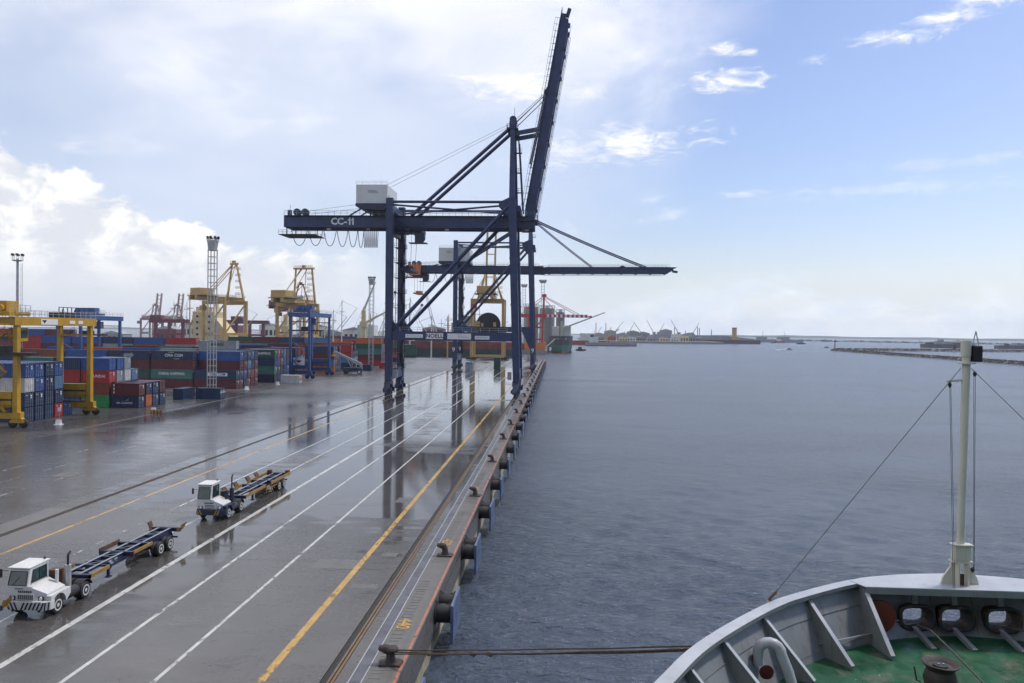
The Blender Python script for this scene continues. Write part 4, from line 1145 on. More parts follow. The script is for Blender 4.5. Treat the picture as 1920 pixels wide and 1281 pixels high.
# ------------------------------------------------------------------ terminal tractors and skeletal trailers (fronts face the camera, -y)
M['cabw'] = pmat('cab_white', (0.60, 0.60, 0.57), 0.32, var=0.04, dirt=0.5, dirtcol=(0.34, 0.29, 0.23), scale=1.6, streak=True)
M['trnavy'] = pmat('trailer_navy', (0.013, 0.020, 0.055), 0.4, dirt=0.4, dirtcol=(0.06, 0.04, 0.03), scale=1.2)
M['flange'] = pmat('flange_wet_sheen', (0.17, 0.185, 0.21), 0.22, var=0.15, dirt=0.3)  # sheen of wet navy steel put into the colour as pale grey
M['guide'] = pmat('yellow_guide', (0.29, 0.165, 0.025), 0.45, var=0.2, dirt=0.6, dirtcol=(0.13, 0.06, 0.03), scale=1.5)
M['lamp'] = pmat('headlamp', (0.85, 0.85, 0.8), 0.1)


def wheel(parent, x, y, r=.52, w=.28, dual=False):
    s = 1 if x > 0 else -1
    for k in range(2 if dual else 1):
        xc = x - s * k * (w + .06)
        t = MB().lathe([(r * .56, -w / 2), (r * .9, -w / 2 + .01), (r, -w / 2 + .06), (r, w / 2 - .06), (r * .9, w / 2 - .01), (r * .56, w / 2)], (xc, y, r), 'x', 28).build('wheel', M['rubber'], parent, smooth=True)
        if k == 0:
            fx = xc + s * (w / 2)
            rim = MB().lathe([(r * .66, -s * .03), (r * .655, s * .008), (r * .50, s * .006), (r * .46, -s * .07), (r * .26, -s * .09), (r * .22, s * .0), (.02, s * .01)], (fx, y, r), 'x', 20, cap0=False).build('rim', M['cabw'], t, smooth=True)
            nb = MB()
            for j in range(8):
                a = 2 * math.pi * j / 8
                nb.tube((fx - s * .09, y + r * .32 * math.cos(a), r + r * .32 * math.sin(a)), (fx - s * .05, y + r * .32 * math.cos(a), r + r * .32 * math.sin(a)), .02, 5)
            nb.build('wheel_nuts', M['dkmetal'], t)


def tractor(x, y, v, label):
    r = empty('terminal_tractor', (x, y, 0), 0, label, 'tractor', 'terminal tractors on the quay lane')
    low = M['cabw'] if v == 1 else M['trnavy']
    ch = MB()
    for s in (-1, 1): ch.box(s * .43 - .06, s * .43 + .06, .5, 4.9, .68, .98)
    for yy in (.6, 1.6, 2.7, 3.9, 4.8): ch.box(-.37, .37, yy - .05, yy + .05, .72, .94)
    ch.box(-1.0, 1.0, .95, 1.1, .42, .58); ch.box(-1.0, 1.0, 3.63, 3.78, .42, .58)
    ch.build('chassis_frame', M['dkmetal'], r)
    c0, c1 = -1.33, -.04
    dz = -.22 if v == 1 else .06
    prof = [(.14, 1.0), (.10, 1.86), (.34, 2.96 + dz), (.42, 3.06 + dz), (1.98, 3.10 + dz), (2.04, 3.02 + dz), (2.04, 1.0)]
    cab = MB().prism(prof, 'x', c0, c1).build('cab', M['cabw'], r, bevel=.05)
    MB().prism([(.24, 3.07 + dz), (2.12, 3.11 + dz), (2.12, 3.17 + dz), (.24, 3.14 + dz)], 'x', c0 - .04, c1 + .04).build('roof', M['cabw'], r, bevel=.03)
    def wz(t): return .10 + (t - 1.86) / (2.96 + dz - 1.86) * .24
    ws = MB().quad((c0 + .10, wz(1.92) - .012, 1.92), (c1 - .08, wz(1.92) - .012, 1.92), (c1 - .13, wz(2.9 + dz) - .012, 2.9 + dz), (c0 + .14, wz(2.9 + dz) - .012, 2.9 + dz)).build('windscreen', M['glass'], r)
    fr = MB()
    cs = [(c0 + .10, 1.92), (c1 - .08, 1.92), (c1 - .13, 2.9 + dz), (c0 + .14, 2.9 + dz)]
    for i in range(4):
        (xa, za), (xb, zb) = cs[i], cs[(i + 1) % 4]
        fr.bar((xa, wz(za) - .02, za), (xb, wz(zb) - .02, zb), .035)
    fr.bar((c0 + .4, wz(1.95) - .03, 1.95), (c0 + .75, wz(2.4) - .03, 2.4), .02)
    fr.build('windscreen_seal', M['black'], ws)
    for (sx, xx) in ((1, c1 + .006), (-1, c0 - .006)):
        sw = MB().quad((xx, .42, 1.98), (xx, 1.75, 1.98), (xx, 1.75, 2.92 + dz), (xx, .58, 2.92 + dz)).build('side_window', M['glass'], r)
        f2 = MB()
        cs2 = [(.42, 1.98), (1.75, 1.98), (1.75, 2.92 + dz), (.58, 2.92 + dz)]
        for i in range(4): f2.bar((xx + sx * .01, *cs2[i]), (xx + sx * .01, *cs2[(i + 1) % 4]), .035)
        f2.bar((xx + sx * .01, 1.15, 1.98), (xx + sx * .01, 1.15, 2.92 + dz), .03)
        f2.build('window_seal', M['black'], sw)
    # nose panel, sloping hood beside the cab, flat wing over the wheel
    MB().prism([(.12, 1.0), (.10, 1.86), (.30, 1.86), (.55, 1.0)], 'x', c1 + .004, .22).build('nose_panel', M['cabw'], r, bevel=.02)
    hd = MB()
    hd.add([(c1 + .005, .12, 1.86), (.22, .12, 1.80), (.95, .45, 1.36), (.95, 2.1, 1.36), (c1 + .005, 2.04, 1.86), (c1 + .005, .12, 1.0), (.22, .12, 1.0), (.95, .45, 1.0), (.95, 2.1, 1.0), (c1 + .005, 2.04, 1.0)],
           [(0, 1, 2, 3, 4), (0, 5, 6, 1), (1, 6, 7, 2), (2, 7, 8, 3), (3, 8, 9, 4), (4, 9, 5, 0), (5, 9, 8, 7, 6)])
    hd.build('engine_hood', M['cabw'], r, bevel=.025)
    wg = MB()
    arc = [(1.02 + .66 * math.cos(t), .56 + .66 * math.sin(t)) for t in [math.pi * (1 - i / 10) for i in range(11)]]
    poly = [(.28, .62), (.28, 1.28), (2.1, 1.28), (2.1, .9)] + [(a, z) for a, z in reversed(arc)]
    for sx in (-1, 1): MB().prism(poly, 'x', sx * 1.30 - (.32 if sx > 0 else 0), sx * 1.30 + (0 if sx > 0 else .32)).build('wheel_wing', low, r)
    bm_ = MB().prism([(-1.34, .10), (-1.15, 0), (1.0, 0), (1.30, .22), (1.34, .55), (1.2, .55), (-1.34, .5)], 'z', .50, 1.0).build('bumper', low, r, bevel=.02)
    n = 9 if v == 1 else 8
    for k in range(n):
        xx = -1.12 + k * .235
        if v == 2 and 2 <= k <= 5: continue
        s = -1 if k < 3 else 1
        MB().add([(xx, -.012, .52), (xx + .11, -.012, .52), (xx + .11 + s * .2, -.012, .96), (xx + s * .2, -.012, .96)], [(0, 1, 2, 3)]).build('stripe', M['black'] if v == 1 else M['rtgy'], bm_)
    for k in range(2 if v == 1 else 0): MB().add([(1.02 + k * .15, -.0 + k * .11, .52), (1.08 + k * .15, .045 + k * .11, .52), (1.12 + k * .15, .075 + k * .11, .96), (1.06 + k * .15, .03 + k * .11, .96)], [(0, 1, 2, 3)]).build('stripe', M['black'], bm_)
    for xx in (-1.12, .62):
        hl = MB().box(xx, xx + .34, .085, .12, 1.06, 1.30).build('headlight', M['black'] if v == 1 else M['trnavy'], r)
        MB().lathe([(.11, 0), (.10, -.03), (.02, -.04)], (xx + .17, .084, 1.18), 'y', 14).build('lens', M['lamp'], hl, smooth=True)
    gr = MB().box(-.66, .36, .075, .10, 1.06, 1.42).build('grille', M['cabw'], r)
    for k in range(8 if v == 1 else 3):
        (MB().box(-.6 + k * .12, -.535 + k * .12, .06, .078, 1.1, 1.38) if v == 1 else MB().box(-.55, .3, .06, .078, 1.1 + k * .12, 1.15 + k * .12)).build('grille_slot', M['black'], gr)
    for k in range(7): MB().box(-.6 + k * .125, -.53 + k * .125, .082, .098, 1.5, 1.62).build('vent', M['black'], gr)
    if v == 1: text('lettering', 'OTTAWA', .11, M['black'], r, (-.55, .09, 1.72), FRONT, .003)
    # stacks behind the hood
    MB().tube((.55, 1.9, 1.36), (.55, 1.9, 2.35), .10, 12).build('intake_post', M['cabw'] if v == 1 else M['trnavy'], r, smooth=True)
    mf = MB().tube((.82, 2.55, 1.05), (.82, 2.55, 2.45), .19, 14).build('muffler', M['steel'] if v == 1 else M['trnavy'], r, smooth=True)
    MB().path([(.82, 2.55, 2.4), (.82, 2.55, 3.0 + .45 * (v == 2)), (.82, 2.62, 3.12 + .45 * (v == 2)), (.82, 2.78, 3.2 + .45 * (v == 2))], .07, 8).build('exhaust_pipe', M['black'], mf, smooth=True)
    MB().box(-.2, .45, 2.15, 2.75, 1.0, 2.2).build('air_tank_rack', M['rust'] if v == 1 else M['dkmetal'], r)
    MB().tube((1.0, 2.0, .78), (1.0, 3.0, .78), .32, 14).build('fuel_tank', M['dkmetal'], r, smooth=True)
    MB().prism([(3.0, 1.0), (4.5, 1.0), (4.6, 1.08), (4.3, 1.18), (3.2, 1.18)], 'x', -.5, .5).build('fifth_wheel', M['dkmetal'], r)
    for s in (-1, 1):
        wheel(r, s * 1.10, 1.02); wheel(r, s * 1.12, 3.72, dual=True)
        ar = [(3.72 + .66 * math.cos(t), .54 + .66 * math.sin(t)) for t in [math.pi * i / 10 for i in range(1, 10)]]
        m_ = MB()
        for i in range(len(ar) - 1): m_.bar((s * .98, *ar[i]), (s * .98, *ar[i + 1]), .6, .03)
        m_.build('mudguard', M['black'], r)
    mr = MB(); mr.bar((c0 - .02, .3, 2.7), (c0 - .32, .12, 2.75), .03); mr.box(c0 - .42, c0 - .26, .08, .14, 2.35, 2.85); mr.build('mirror', M['black'], r)
    if v == 2:
        mr = MB(); mr.bar((c1 + .02, .3, 2.7), (c1 + .28, .14, 2.75), .03); mr.box(c1 + .2, c1 + .36, .08, .14, 2.3, 2.85); mr.build('mirror', M['black'], r)
    dl = MB()
    for (ya, za, yb, zb) in ((.40, 1.95, .36, 1.12), (.36, 1.12, 1.82, 1.12), (1.82, 1.12, 1.82, 3.0 + dz)):
        for xx in (c1 + .008, c0 - .008): dl.bar((xx, ya, za), (xx, yb, zb), .014)
    dl.build('door_gap', M['black'], r)
    gh = MB(); gh.path([(c1 + .01, 1.9, 1.9), (c1 + .07, 1.9, 1.95), (c1 + .07, 1.9, 2.75), (c1 + .01, 1.9, 2.8)], .014, 5); gh.build('grab_handle', M['steel'], r)
    for k, cc in enumerate((M['redbox'], M['bluebox'], M['black'])):
        MB().path([(-.3 + k * .14, 2.1, 1.7), (-.3 + k * .14, 2.5, 1.15 + .05 * k), (-.25 + k * .12, 3.2, 1.3), (-.2 + k * .1, 4.0, 1.42)], .022, 5).build('air_hose', cc, r, smooth=True)
    if v == 2: MB().box(-.5, .25, -.02, -.005, .68, .82).build('number_plate', M['black'], bm_)
    tc_ = MB(); tc_.box(-.9, -.78, -.06, .02, .42, .55); tc_.box(.7, .82, -.06, .02, .42, .55); tc_.build('tow_hooks', M['dkmetal'], r)
    MB().tube((-.3, 2.0, 3.14 + dz), (-.3, 2.0, 3.3 + dz), .06, 8).build('beacon', M['dkmetal'], r)
    return r


def trailer(x, y, v, label, front_only=False):
    """y: front end of the chassis; 12.2 m long"""
    r = empty('container_trailer', (x, y, 0), 0, label, 'trailer', 'skeletal container trailers')
    N = M['trnavy']
    for s in (-1, 1):
        b = MB(); pr = [(0, 1.14), (2.6, 1.14), (3.4, .78), (12.1, .78), (12.1, 1.32), (0, 1.32)]
        b.prism(pr, 'x', s * .47 - .03, s * .47 + .03)
        o = b.build('main_beam', N, r)
        MB().box(s * .47 - .085, s * .47 + .085, 0, 12.12, 1.322, 1.345).build('top_flange', M['flange'], o)
        f = MB(); f.bar((s * .47, 3.4, .77), (s * .47, 12.1, .77), .16, .025); f.build('bottom_flange', N, o)
    for k in range(13):
        yy = .35 + k * .95
        MB().box(-.44, .44, yy - .05, yy + .05, 1.16, 1.30).build('cross_member', N, r)
        if k in (2, 4, 6, 8, 10):
            MB().bar((-.43, yy, 1.31), (.43, yy + .95, 1.31), .08, .02).build('lattice_strap', M['flange'], r)
    def bolster(yy, name, w=1.25):
        MB().box(-w, w, yy - .12, yy + .12, 1.06, 1.36).build(name, N, r)
    bolster(.14, 'front_bolster'); bolster(11.98, 'rear_bolster'); bolster(5.3, 'middle_bolster'); bolster(7.6, 'middle_bolster')
    if v == 1:
        for s in (-1, 1):
            MB().box(s * 1.22 - .03, s * 1.22 + .03, .02, 2.3, 1.10, 1.34).build('side_guide', M['guide'], r)
            MB().box(s * 1.25 - .04, s * 1.25 + .04, 5.2, 7.7, 1.2, 1.42 if s > 0 else 1.52).build('side_guide', M['guide'] if s > 0 else M['rust'], r)
            MB().add([(s * 1.0, 11.95, 1.3), (s * 1.3, 11.95, 1.3), (s * 1.46, 11.95, 1.66), (s * 1.46, 12.6, 1.70), (s * 1.3, 12.6, 1.3), (s * 1.0, 12.6, 1.3), (s * 1.22, 11.95, 1.3), (s * 1.36, 11.95, 1.67)],
                     [(0, 1, 4, 5), (1, 2, 3, 4), (6, 7, 2, 1)]).build('corner_guide', M['rust'] if s < 0 else M['guide'], r)
            MB().box(s * 1.12 - .12, s * 1.12 + .12, 11.85, 12.5, 1.12, 1.32).build('corner_foot', M['guide'], r)
        text('lettering', 'TRL. 50', .36, M['sign'], r, (.505, 3.9, 1.06), SIDE_R, .003)
    else:
        for s in (-1, 1):
            for (a, c) in ((.1, 5.0), (6.6, 12.3)):
                MB().box(s * 1.24 - .04, s * 1.24 + .04, a, c, 1.14, 1.42).build('side_guide', M['guide'], r)
            MB().box(s * 1.0 - .2, s * 1.0 + .2, 11.9, 12.35, 1.36, 1.6).build('corner_guide', M['rust'], r)
        for yy in (1.0, 3.6, 6.6, 8.9): MB().add([(-1.35, yy, 1.4), (-1.2, yy, 1.4), (-1.42, yy, 1.8), (-1.57, yy, 1.8), (-1.35, yy + .75, 1.4), (-1.2, yy + .75, 1.4), (-1.42, yy + .75, 1.8), (-1.57, yy + .75, 1.8)],
                                                 [(0, 1, 2, 3), (4, 7, 6, 5), (0, 4, 5, 1), (1, 5, 6, 2), (2, 6, 7, 3), (3, 7, 4, 0)]).build('flared_guide', M['rust'], r)
        bx = MB(); bx.rail((1.1, 5.6, .5), (1.1, 8.6, .5), .55, .75, .04); bx.build('under_rail', M['guide'], r)
    if v == 1: MB().box(-1.15, 1.15, 2.3, 2.42, 1.18, 1.3).build('outrigger', N, r)
    for s in (-1, 1):
        lg = MB(); lg.box(s * .75 - .08, s * .75 + .08, 2.9, 3.06, .35, 1.3); lg.box(s * .75 - .16, s * .75 + .16, 2.8, 3.16, .28, .35); lg.bar((s * .75, 3.0, .7), (s * .75, 4.0, 1.2), .07); lg.build('landing_leg', N, r)
        if not front_only:
            for yy in (9.0, 10.42): wheel(r, s * 1.12, yy, dual=True)
    if not front_only:
        for yy in (9.0, 10.42): MB().tube((-1.0, yy, .52), (1.0, yy, .52), .09, 8).build('axle', M['dkmetal'], r)
        sp = MB(); sp.box(-.55, -.4, 8.4, 11.0, .55, .8); sp.box(.4, .55, 8.4, 11.0, .55, .8); sp.build('leaf_springs', M['dkmetal'], r)
        ub = MB(); ub.box(-1.0, 1.0, 11.95, 12.05, .55, .68)
        for s in (-1, 1): ub.bar((s * .6, 12.0, .6), (s * .6, 11.7, 1.2), .08)
        ub.build('rear_underrun_bar', N, r)
    return r


tractor(-30.78, 43.3, 1, 'white terminal tractor with black and white striped bumper, nearer of the two')
trailer(-30.78, 47.3, 1, 'navy skeletal trailer numbered 50 behind the nearer white tractor')
tractor(-30.55, 66.8, 2, 'white and navy terminal tractor with lit headlamps, farther of the two')
trailer(-30.45, 71.2, 2, 'empty trailer with yellow side guides behind the farther tractor')
t3 = trailer(-32.35, 29.7, 1, 'rear end of a navy trailer cut by the left edge, ahead of the nearer tractor')

# ------------------------------------------------------------------ forecastle of the ship the photograph is taken from
M['hullg'] = pmat('bulwark_grey', (0.185, 0.20, 0.205), 0.45, var=0.12, dirt=0.55, dirtcol=(0.15, 0.085, 0.05), scale=1.3, streak=True, bump=0.12)
M['rimw'] = pmat('rail_light_grey', (0.37, 0.39, 0.415), 0.38, var=0.1, dirt=0.45, dirtcol=(0.25, 0.20, 0.16), scale=1.3, bump=0.1)
M['hullo'] = pmat('outer_hull_dark', (0.02, 0.03, 0.06), 0.5, dirt=0.3)


def deck_mat():
    m = bpy.data.materials.new('worn_green_deck'); m.use_nodes = True
    t = m.node_tree; b = t.nodes['Principled BSDF']; q = NG(t)
    oc = q.n('ShaderNodeTexCoord').outputs['Object']
    c = q.mix(q.ss(q.noise(oc, 1.2, 5, 0.6), .3, .7), (0.005, 0.058, 0.024), (0.010, 0.092, 0.038))
    c = q.mix(q.m('MULTIPLY', q.ss(q.noise(oc, 1.6, 7, 0.7, .5), .50, .66), .8), c, (0.11, 0.105, 0.075))
    c = q.mix(q.m('MULTIPLY', q.ss(q.noise(q.mp(oc, loc=(3, 3, 0)), 3.5, 6, 0.7), .60, .72), .8), c, (0.13, 0.055, 0.03))
    c = q.mix(q.ss(q.noise(oc, 14, 3, .5), .70, .76), c, (0.5, 0.5, 0.45))
    q.put(b.inputs['Base Color'], c)
    q.put(b.inputs['Roughness'], q.lin(q.noise(oc, 2.5, 4, .6), .3, .7, .25, .55))
    bn = q.n('ShaderNodeBump'); bn.inputs['Strength'].default_value = .3; bn.inputs['Distance'].default_value = .01
    q.put(bn.inputs['Height'], q.noise(oc, 18, 5, .6)); t.links.new(bn.outputs[0], b.inputs['Normal'])
    return m


M['gdeck'] = deck_mat()
half = [(-4.2, -14.0), (-4.0, -7.0), (-3.2, 0.0), (-2.2, 4.5), (-.9, 8.5), (.35, 11.6), (1.84, 14.2), (2.73, 15.78), (3.77, 17.19), (5.11, 18.73), (6.12, 19.59), (7.68, 20.66), (9.2, 21.25), (10.7, 21.5)]
AX = 10.7
port = [Vector((x, y, 0)) for x, y in half]


def smooth_curve(P, n=4):
    out = []
    for i in range(len(P) - 1):
        p0, p1, p2, p3 = P[max(i - 1, 0)], P[i], P[i + 1], P[min(i + 2, len(P) - 1)]
        for k in range(n):
            t = k / n
            out.append(.5 * ((2 * p1) + (p2 - p0) * t + (2 * p0 - 5 * p1 + 4 * p2 - p3) * t * t + (3 * p1 - p0 - 3 * p2 + p3) * t ** 3))
    out.append(P[-1])
    return out


half_c = smooth_curve(port)
full = half_c + [Vector((2 * AX - p.x, p.y, 0)) for p in reversed(half_c[:-1])]


def inset(curve, d, z):
    out = []
    for i, p in enumerate(curve):
        t = (curve[min(i + 1, len(curve) - 1)] - curve[max(i - 1, 0)]).normalized()
        nrm = Vector((t.y, -t.x, 0))
        out.append(Vector((p.x, p.y, z)) + nrm * d)
    return out


ZR, ZD = 10.8, 9.4
ship = empty('ship_foredeck', (AX, 14, ZD), 0, 'grey bulwarked bow with green deck of the ship the view is from', 'ship')
inv = Matrix.Translation((-AX, -14, -ZD))
def shipbuild(mb, name, mat, **kw):
    mb.v = [tuple(inv @ Vector(p)) for p in mb.v]
    return mb.build(name, mat, kw.pop('parent', ship), **kw)
def strip(a, b): return MB().add(list(a) + list(b), [(i, i + 1, len(a) + i + 1, len(a) + i) for i in range(len(a) - 1)])
o_top, i_top = inset(full, 0.0, ZR), inset(full, .30, ZR)
wall_t, wall_b = inset(full, .06, ZR - .03), inset(full, .72, ZD)
shipbuild(strip(o_top, i_top), 'rail_cap', M['rimw'])
lip_t, lip_b = inset(full, .30, ZR), inset(full, .30, ZR - .09)
shipbuild(strip(lip_t, lip_b), 'rail_lip', M['hullg'])
shipbuild(strip(inset(full, 0, ZR - .002), inset(full, 0, ZR - .14)), 'rail_edge', M['rimw'])
# bulwark plating with the three chock openings left free in the bow
chocks = [9.42, 10.42, 11.59]
ca, cbz = .30, .20
wl, wr = MB(), MB()
for i in range(len(full) - 1):
    a, b_, c, d = wall_t[i], wall_t[i + 1], wall_b[i + 1], wall_b[i]
    xs = sorted((a.x, b_.x))
    if a.y > 20.2 and 8.7 < a.x < 12.7: continue
    (wl if a.x < AX else wr).quad(a, b_, c, d)
for w_ in (wl, wr): shipbuild(w_, 'bulwark_plate', M['hullg'], smooth=True)
# bow panel, finely divided so that the openings are real holes
idx = [i for i in range(len(full) - 1) if (wall_t[i].y > 20.2 and 8.7 < wall_t[i].x < 12.7)]
ta, tb = idx[0], idx[-1] + 1
bp = MB()
NU, NV = 84, 26
def wallpt(u, v):
    s = ta + u * (tb - ta); i = min(int(s), tb - 1); f = s - i
    return wall_t[i].lerp(wall_t[i + 1], f).lerp(wall_b[i].lerp(wall_b[i + 1], f), v)
grid = [[wallpt(i / NU, j / NV) for j in range(NV + 1)] for i in range(NU + 1)]
k0 = len(bp.v)
for row in grid: bp.v.extend([tuple(p) for p in row])
for i in range(NU):
    for j in range(NV):
        c = (grid[i][j] + grid[i + 1][j + 1]) / 2
        if any(((c.x - cx) / ca) ** 4 + ((c.z - 9.90) / cbz) ** 4 < 1 for cx in chocks): continue
        q0 = k0 + i * (NV + 1) + j
        bp.f.append((q0, q0 + 1, q0 + NV + 2, q0 + NV + 1))
shipbuild(bp, 'bow_plate', M['hullg'], smooth=True)
M['chockm'] = pmat('chock_casting', (0.022, 0.023, 0.025), 0.75, var=0.3, dirt=0.75, dirtcol=(0.20, 0.075, 0.02), scale=2.6, bump=0.2)
for cx in chocks:
    ring = MB(); n = 28
    def sq(t, a, b): # superellipse
        ct, st = math.cos(t), math.sin(t)
        return (a * math.copysign(abs(ct) ** .6, ct), b * math.copysign(abs(st) ** .6, st))
    prof = [(1.0, .05), (1.02, -.25), (1.35, -.42), (1.55, -.40), (1.55, -.30), (1.25, -.1), (1.22, .02)]
    for (kk, dy_) in prof:
        for j in range(n):
            x_, z_ = sq(2 * math.pi * j / n, ca * kk, cbz * kk * (1.0 if kk < 1.1 else 1.08))
            ring.v.append((cx + x_, 20.95 + dy_, 9.90 + z_))
    for a in range(len(prof)):
        for j in range(n):
            b2 = (a + 1) % len(prof)
            ring.f.append((a * n + j, a * n + (j + 1) % n, b2 * n + (j + 1) % n, b2 * n + j))
    shipbuild(ring, 'mooring_chock', M['chockm'], smooth=True)
    shipbuild(MB().bar((cx - .05, 20.62, 9.62), (cx + .05, 19.75, 9.40), .12, .10), 'chock_bracket', M['hullg'])
    shipbuild(MB().bar((cx, 20.85, 10.72), (cx, 20.72, 10.2), .14, .1), 'chock_stay', M['hullg'])
# wide platform across the bow
pl = [(7.93, 20.13), (7.7, 20.62)] + [(p.x, p.y) for p in full if 7.75 < p.x < 13.65] + [(13.7, 20.62), (13.47, 20.13)]
shipbuild(MB().prism(pl, 'z', ZR - .012, ZR + .012), 'bow_platform', M['rimw'])
shipbuild(MB().box(7.95, 13.45, 20.13, 20.19, ZR - .17, ZR - .013), 'platform_face', M['hullg'])
# deck
shipbuild(MB().add([tuple(p) for p in inset(full, .70, ZD)], [tuple(range(len(full)))]), 'deck', M['gdeck'])
# triangular bulwark frames
def frame(top, tip, name='bulwark_frame'):
    top, tip = Vector(top), Vector(tip)
    d = Vector((tip.x - top.x, tip.y - top.y, 0)).normalized()
    n = Vector((-d.y, d.x, 0)) * .016
    back_t, back_b = top - d * .28, Vector((top.x, top.y, ZD)) + d * .12
    poly = [Vector((back_t.x, back_t.y, ZR - .05)), Vector((top.x, top.y, ZR - .06)), top + d * .10 - Z * .10, tip + Z * .10, Vector((tip.x, tip.y, ZD + .01)), Vector((back_b.x, back_b.y, ZD + .01))]
    k = len(poly)
    o = shipbuild(MB().add([p + n for p in poly] + [p - n for p in poly], [tuple(range(k)), tuple(range(2 * k - 1, k - 1, -1))] + [(i, (i + 1) % k, k + (i + 1) % k, k + i) for i in range(k)]), name, M['hullg'])
    fl = MB().bar(top + d * .10 - Z * .10, tip + Z * .10, .11, .018, up=(d.x, d.y, .6))
    shipbuild(fl, 'frame_flange', M['rimw'], parent=o)
    return o
FR = [((.62, 11.6, ZR - .05), (1.75, 11.3, ZD)), ((1.6, 13.4, ZR - .05), (2.75, 13.1, ZD)), ((2.62, 15.18, ZR - .05), (3.7, 14.75, ZD)), ((3.57, 16.73, ZR - .05), (4.66, 16.0, ZD)),
      ((4.80, 18.26, ZR - .05), (5.83, 17.5, ZD)), ((6.27, 19.59, ZR - .05), (6.98, 18.36, ZD)), ((7.95, 20.25, ZR - .05), (8.17, 19.03, ZD))]
for t, p in FR: frame(t, p)
for t, p in FR[2:]:
    frame((2 * AX - t[0], t[1], t[2]), (2 * AX - p[0], p[1], p[2]))
# hull outside, flaring in towards the water
lv = [inset(full, 0, ZR - .14), inset(full, .9, 6.5), inset(full, 2.2, 2.0), inset(full, 3.2, -4.0)]
hb = MB()
for a, b_ in zip(lv[:-1], lv[1:]): k = len(hb.v); hb.v.extend([tuple(p) for p in a] + [tuple(p) for p in b_]); hb.f.extend([(k + i, k + i + 1, k + len(a) + i + 1, k + len(a) + i) for i in range(len(a) - 1) if not (19.5 < a[i].y and 8.7 < a[i].x < 12.7 and a is lv[0])])
shipbuild(hb, 'hull_plating', M['hullo'], smooth=True)
# bridge front the photograph is taken from, just behind the camera; unseen, added and heightened to shade the bow
sup = MB().box(-2.4, 23.8, -13.0, -1.6, ZD, 15.6); shipbuild(sup, 'bridge_front', M['hullg'], bevel=.1)
shipbuild(MB().box(-2.0, 23.4, -13.0, -2.0, 15.6, 27.5), 'wheelhouse', M['hullg'], bevel=.1)
for k in range(12): shipbuild(MB().box(-1.4 + k * 2.05, .2 + k * 2.05, -2.0, -1.97, 17.2, 18.9), 'bridge_window', M['glass'])
for zz, dd in ((10.25, .33), (9.55, .65)):
    shipbuild(MB().path([p for p in inset(full, dd, zz) if 10.5 < p.y and not 8.4 < p.x < 13.0 and p.x < AX], .009, 5), 'weld_seam', M['hullg'])
for x_ in (8.75, 9.95, 11.0, 12.3): shipbuild(MB().bar((x_, 21.2, 10.6), (x_, 20.62, 9.5), .012, .012), 'weld_seam', M['rust'])
# inner pipes between two frames
pp = MB()
for k in range(4): pp.tube((6.42, 19.15 - .03 * k, 9.62 + .035 * k), (8.0, 19.95 - .03 * k, 9.62 + .035 * k), .014, 6)
shipbuild(pp, 'pipe_bundle', M['steel'])
pp = MB(); pp.path([(5.0, 18.3, 10.68), (5.6, 18.85, 10.70), (6.25, 19.4, 10.68)], .022, 6)
shipbuild(pp, 'hand_bar', M['rimw'])
# dark red disc lid behind the last frame, and a coil on the bow wall
shipbuild(MB().lathe([(.02, -.05), (.42, -.04), (.44, .0), (.42, .03), (.02, .04)], (8.35, 20.35, 9.98), 'y', 24), 'round_hatch', pmat('hatch_red', (0.15, 0.025, 0.012), .5, dirt=.3), smooth=True)
shipbuild(MB().tube((8.2, 20.42, 9.80), (8.95, 20.56, 9.82), .016, 6), 'bow_pipe', M['rimw'])

# gooseneck vent
v = empty('gooseneck_vent', (5.25, 17.05, ZD), 0, 'grey gooseneck vent pipe with a dark red flap inside the bulwark', 'vent')
pts = [(0, 0, 0), (-.12, .05, .45), (-.26, .10, .80)] + [(-.26 - .24 + .24 * math.cos(t), .10 + .06 * (1 - math.cos(t)), .80 + .24 * math.sin(t)) for t in [math.pi * i / 8 for i in range(1, 9)]] + [(-.74, .22, .62), (-.72, .2, .52)]
MB().path(pts, .115, 14).build('pipe', M['rimw'], v, smooth=True)
MB().lathe([(.02, -.02), (.15, -.015), (.16, .0), (.15, .02), (.02, .03)], (-.60, .02, .44), 'y', 18).build('flap', pmat('flap_red', (0.10, 0.012, 0.012), .4), v, smooth=True)
MB().box(-.86, -.72, .18, .28, .55, .72).build('hinge_box', M['rust'], v)
# pedestal roller with a spoke handle
d = empty('pedestal_roller', (8.35, 17.12, ZD), 0, 'black pedestal roller drum standing on the green foredeck', 'roller')
MB().lathe([(.36, 0), (.36, .05), (.30, .08), (.31, .30), (.34, .42), (.30, .56), (.27, .62), (.30, .68), (.37, .74), (.385, .77), (.36, .79), (.28, .74), (.24, .70), (.02, .70)], (0, 0, 0), 'z', 32).build('drum', M['iron'], d, smooth=True)
MB().lathe([(.15, .70), (.15, .735), (.12, .74), (.02, .74)], (0, 0, 0), 'z', 18).build('hub_plate', M['dkmetal'], d, smooth=True)
for k in range(2): MB().tube((-.05 + k * .1, -.02, .735), (-.05 + k * .1, -.02, .765), .022, 8).build('bolt', M['steel'], d)
MB().path([(-.36, .1, .30), (-.44, .12, .32), (-.50, .12, .62)], .018, 6).build('handle', M['iron'], d)
MB().path([(9.35, 20.4, 9.78), (9.3, 19.6, 9.95), (9.1, 18.4, 10.05), (8.95, 17.2, 10.08), (8.9, 15.6, 9.95), (8.8, 13.2, 9.6), (8.7, 12.4, 9.43), (8.9, 10.5, 9.43)], .022, 8).build('hawser', M['rope'], smooth=True, label='dark hawser running from the left chock past the roller', cat='rope')
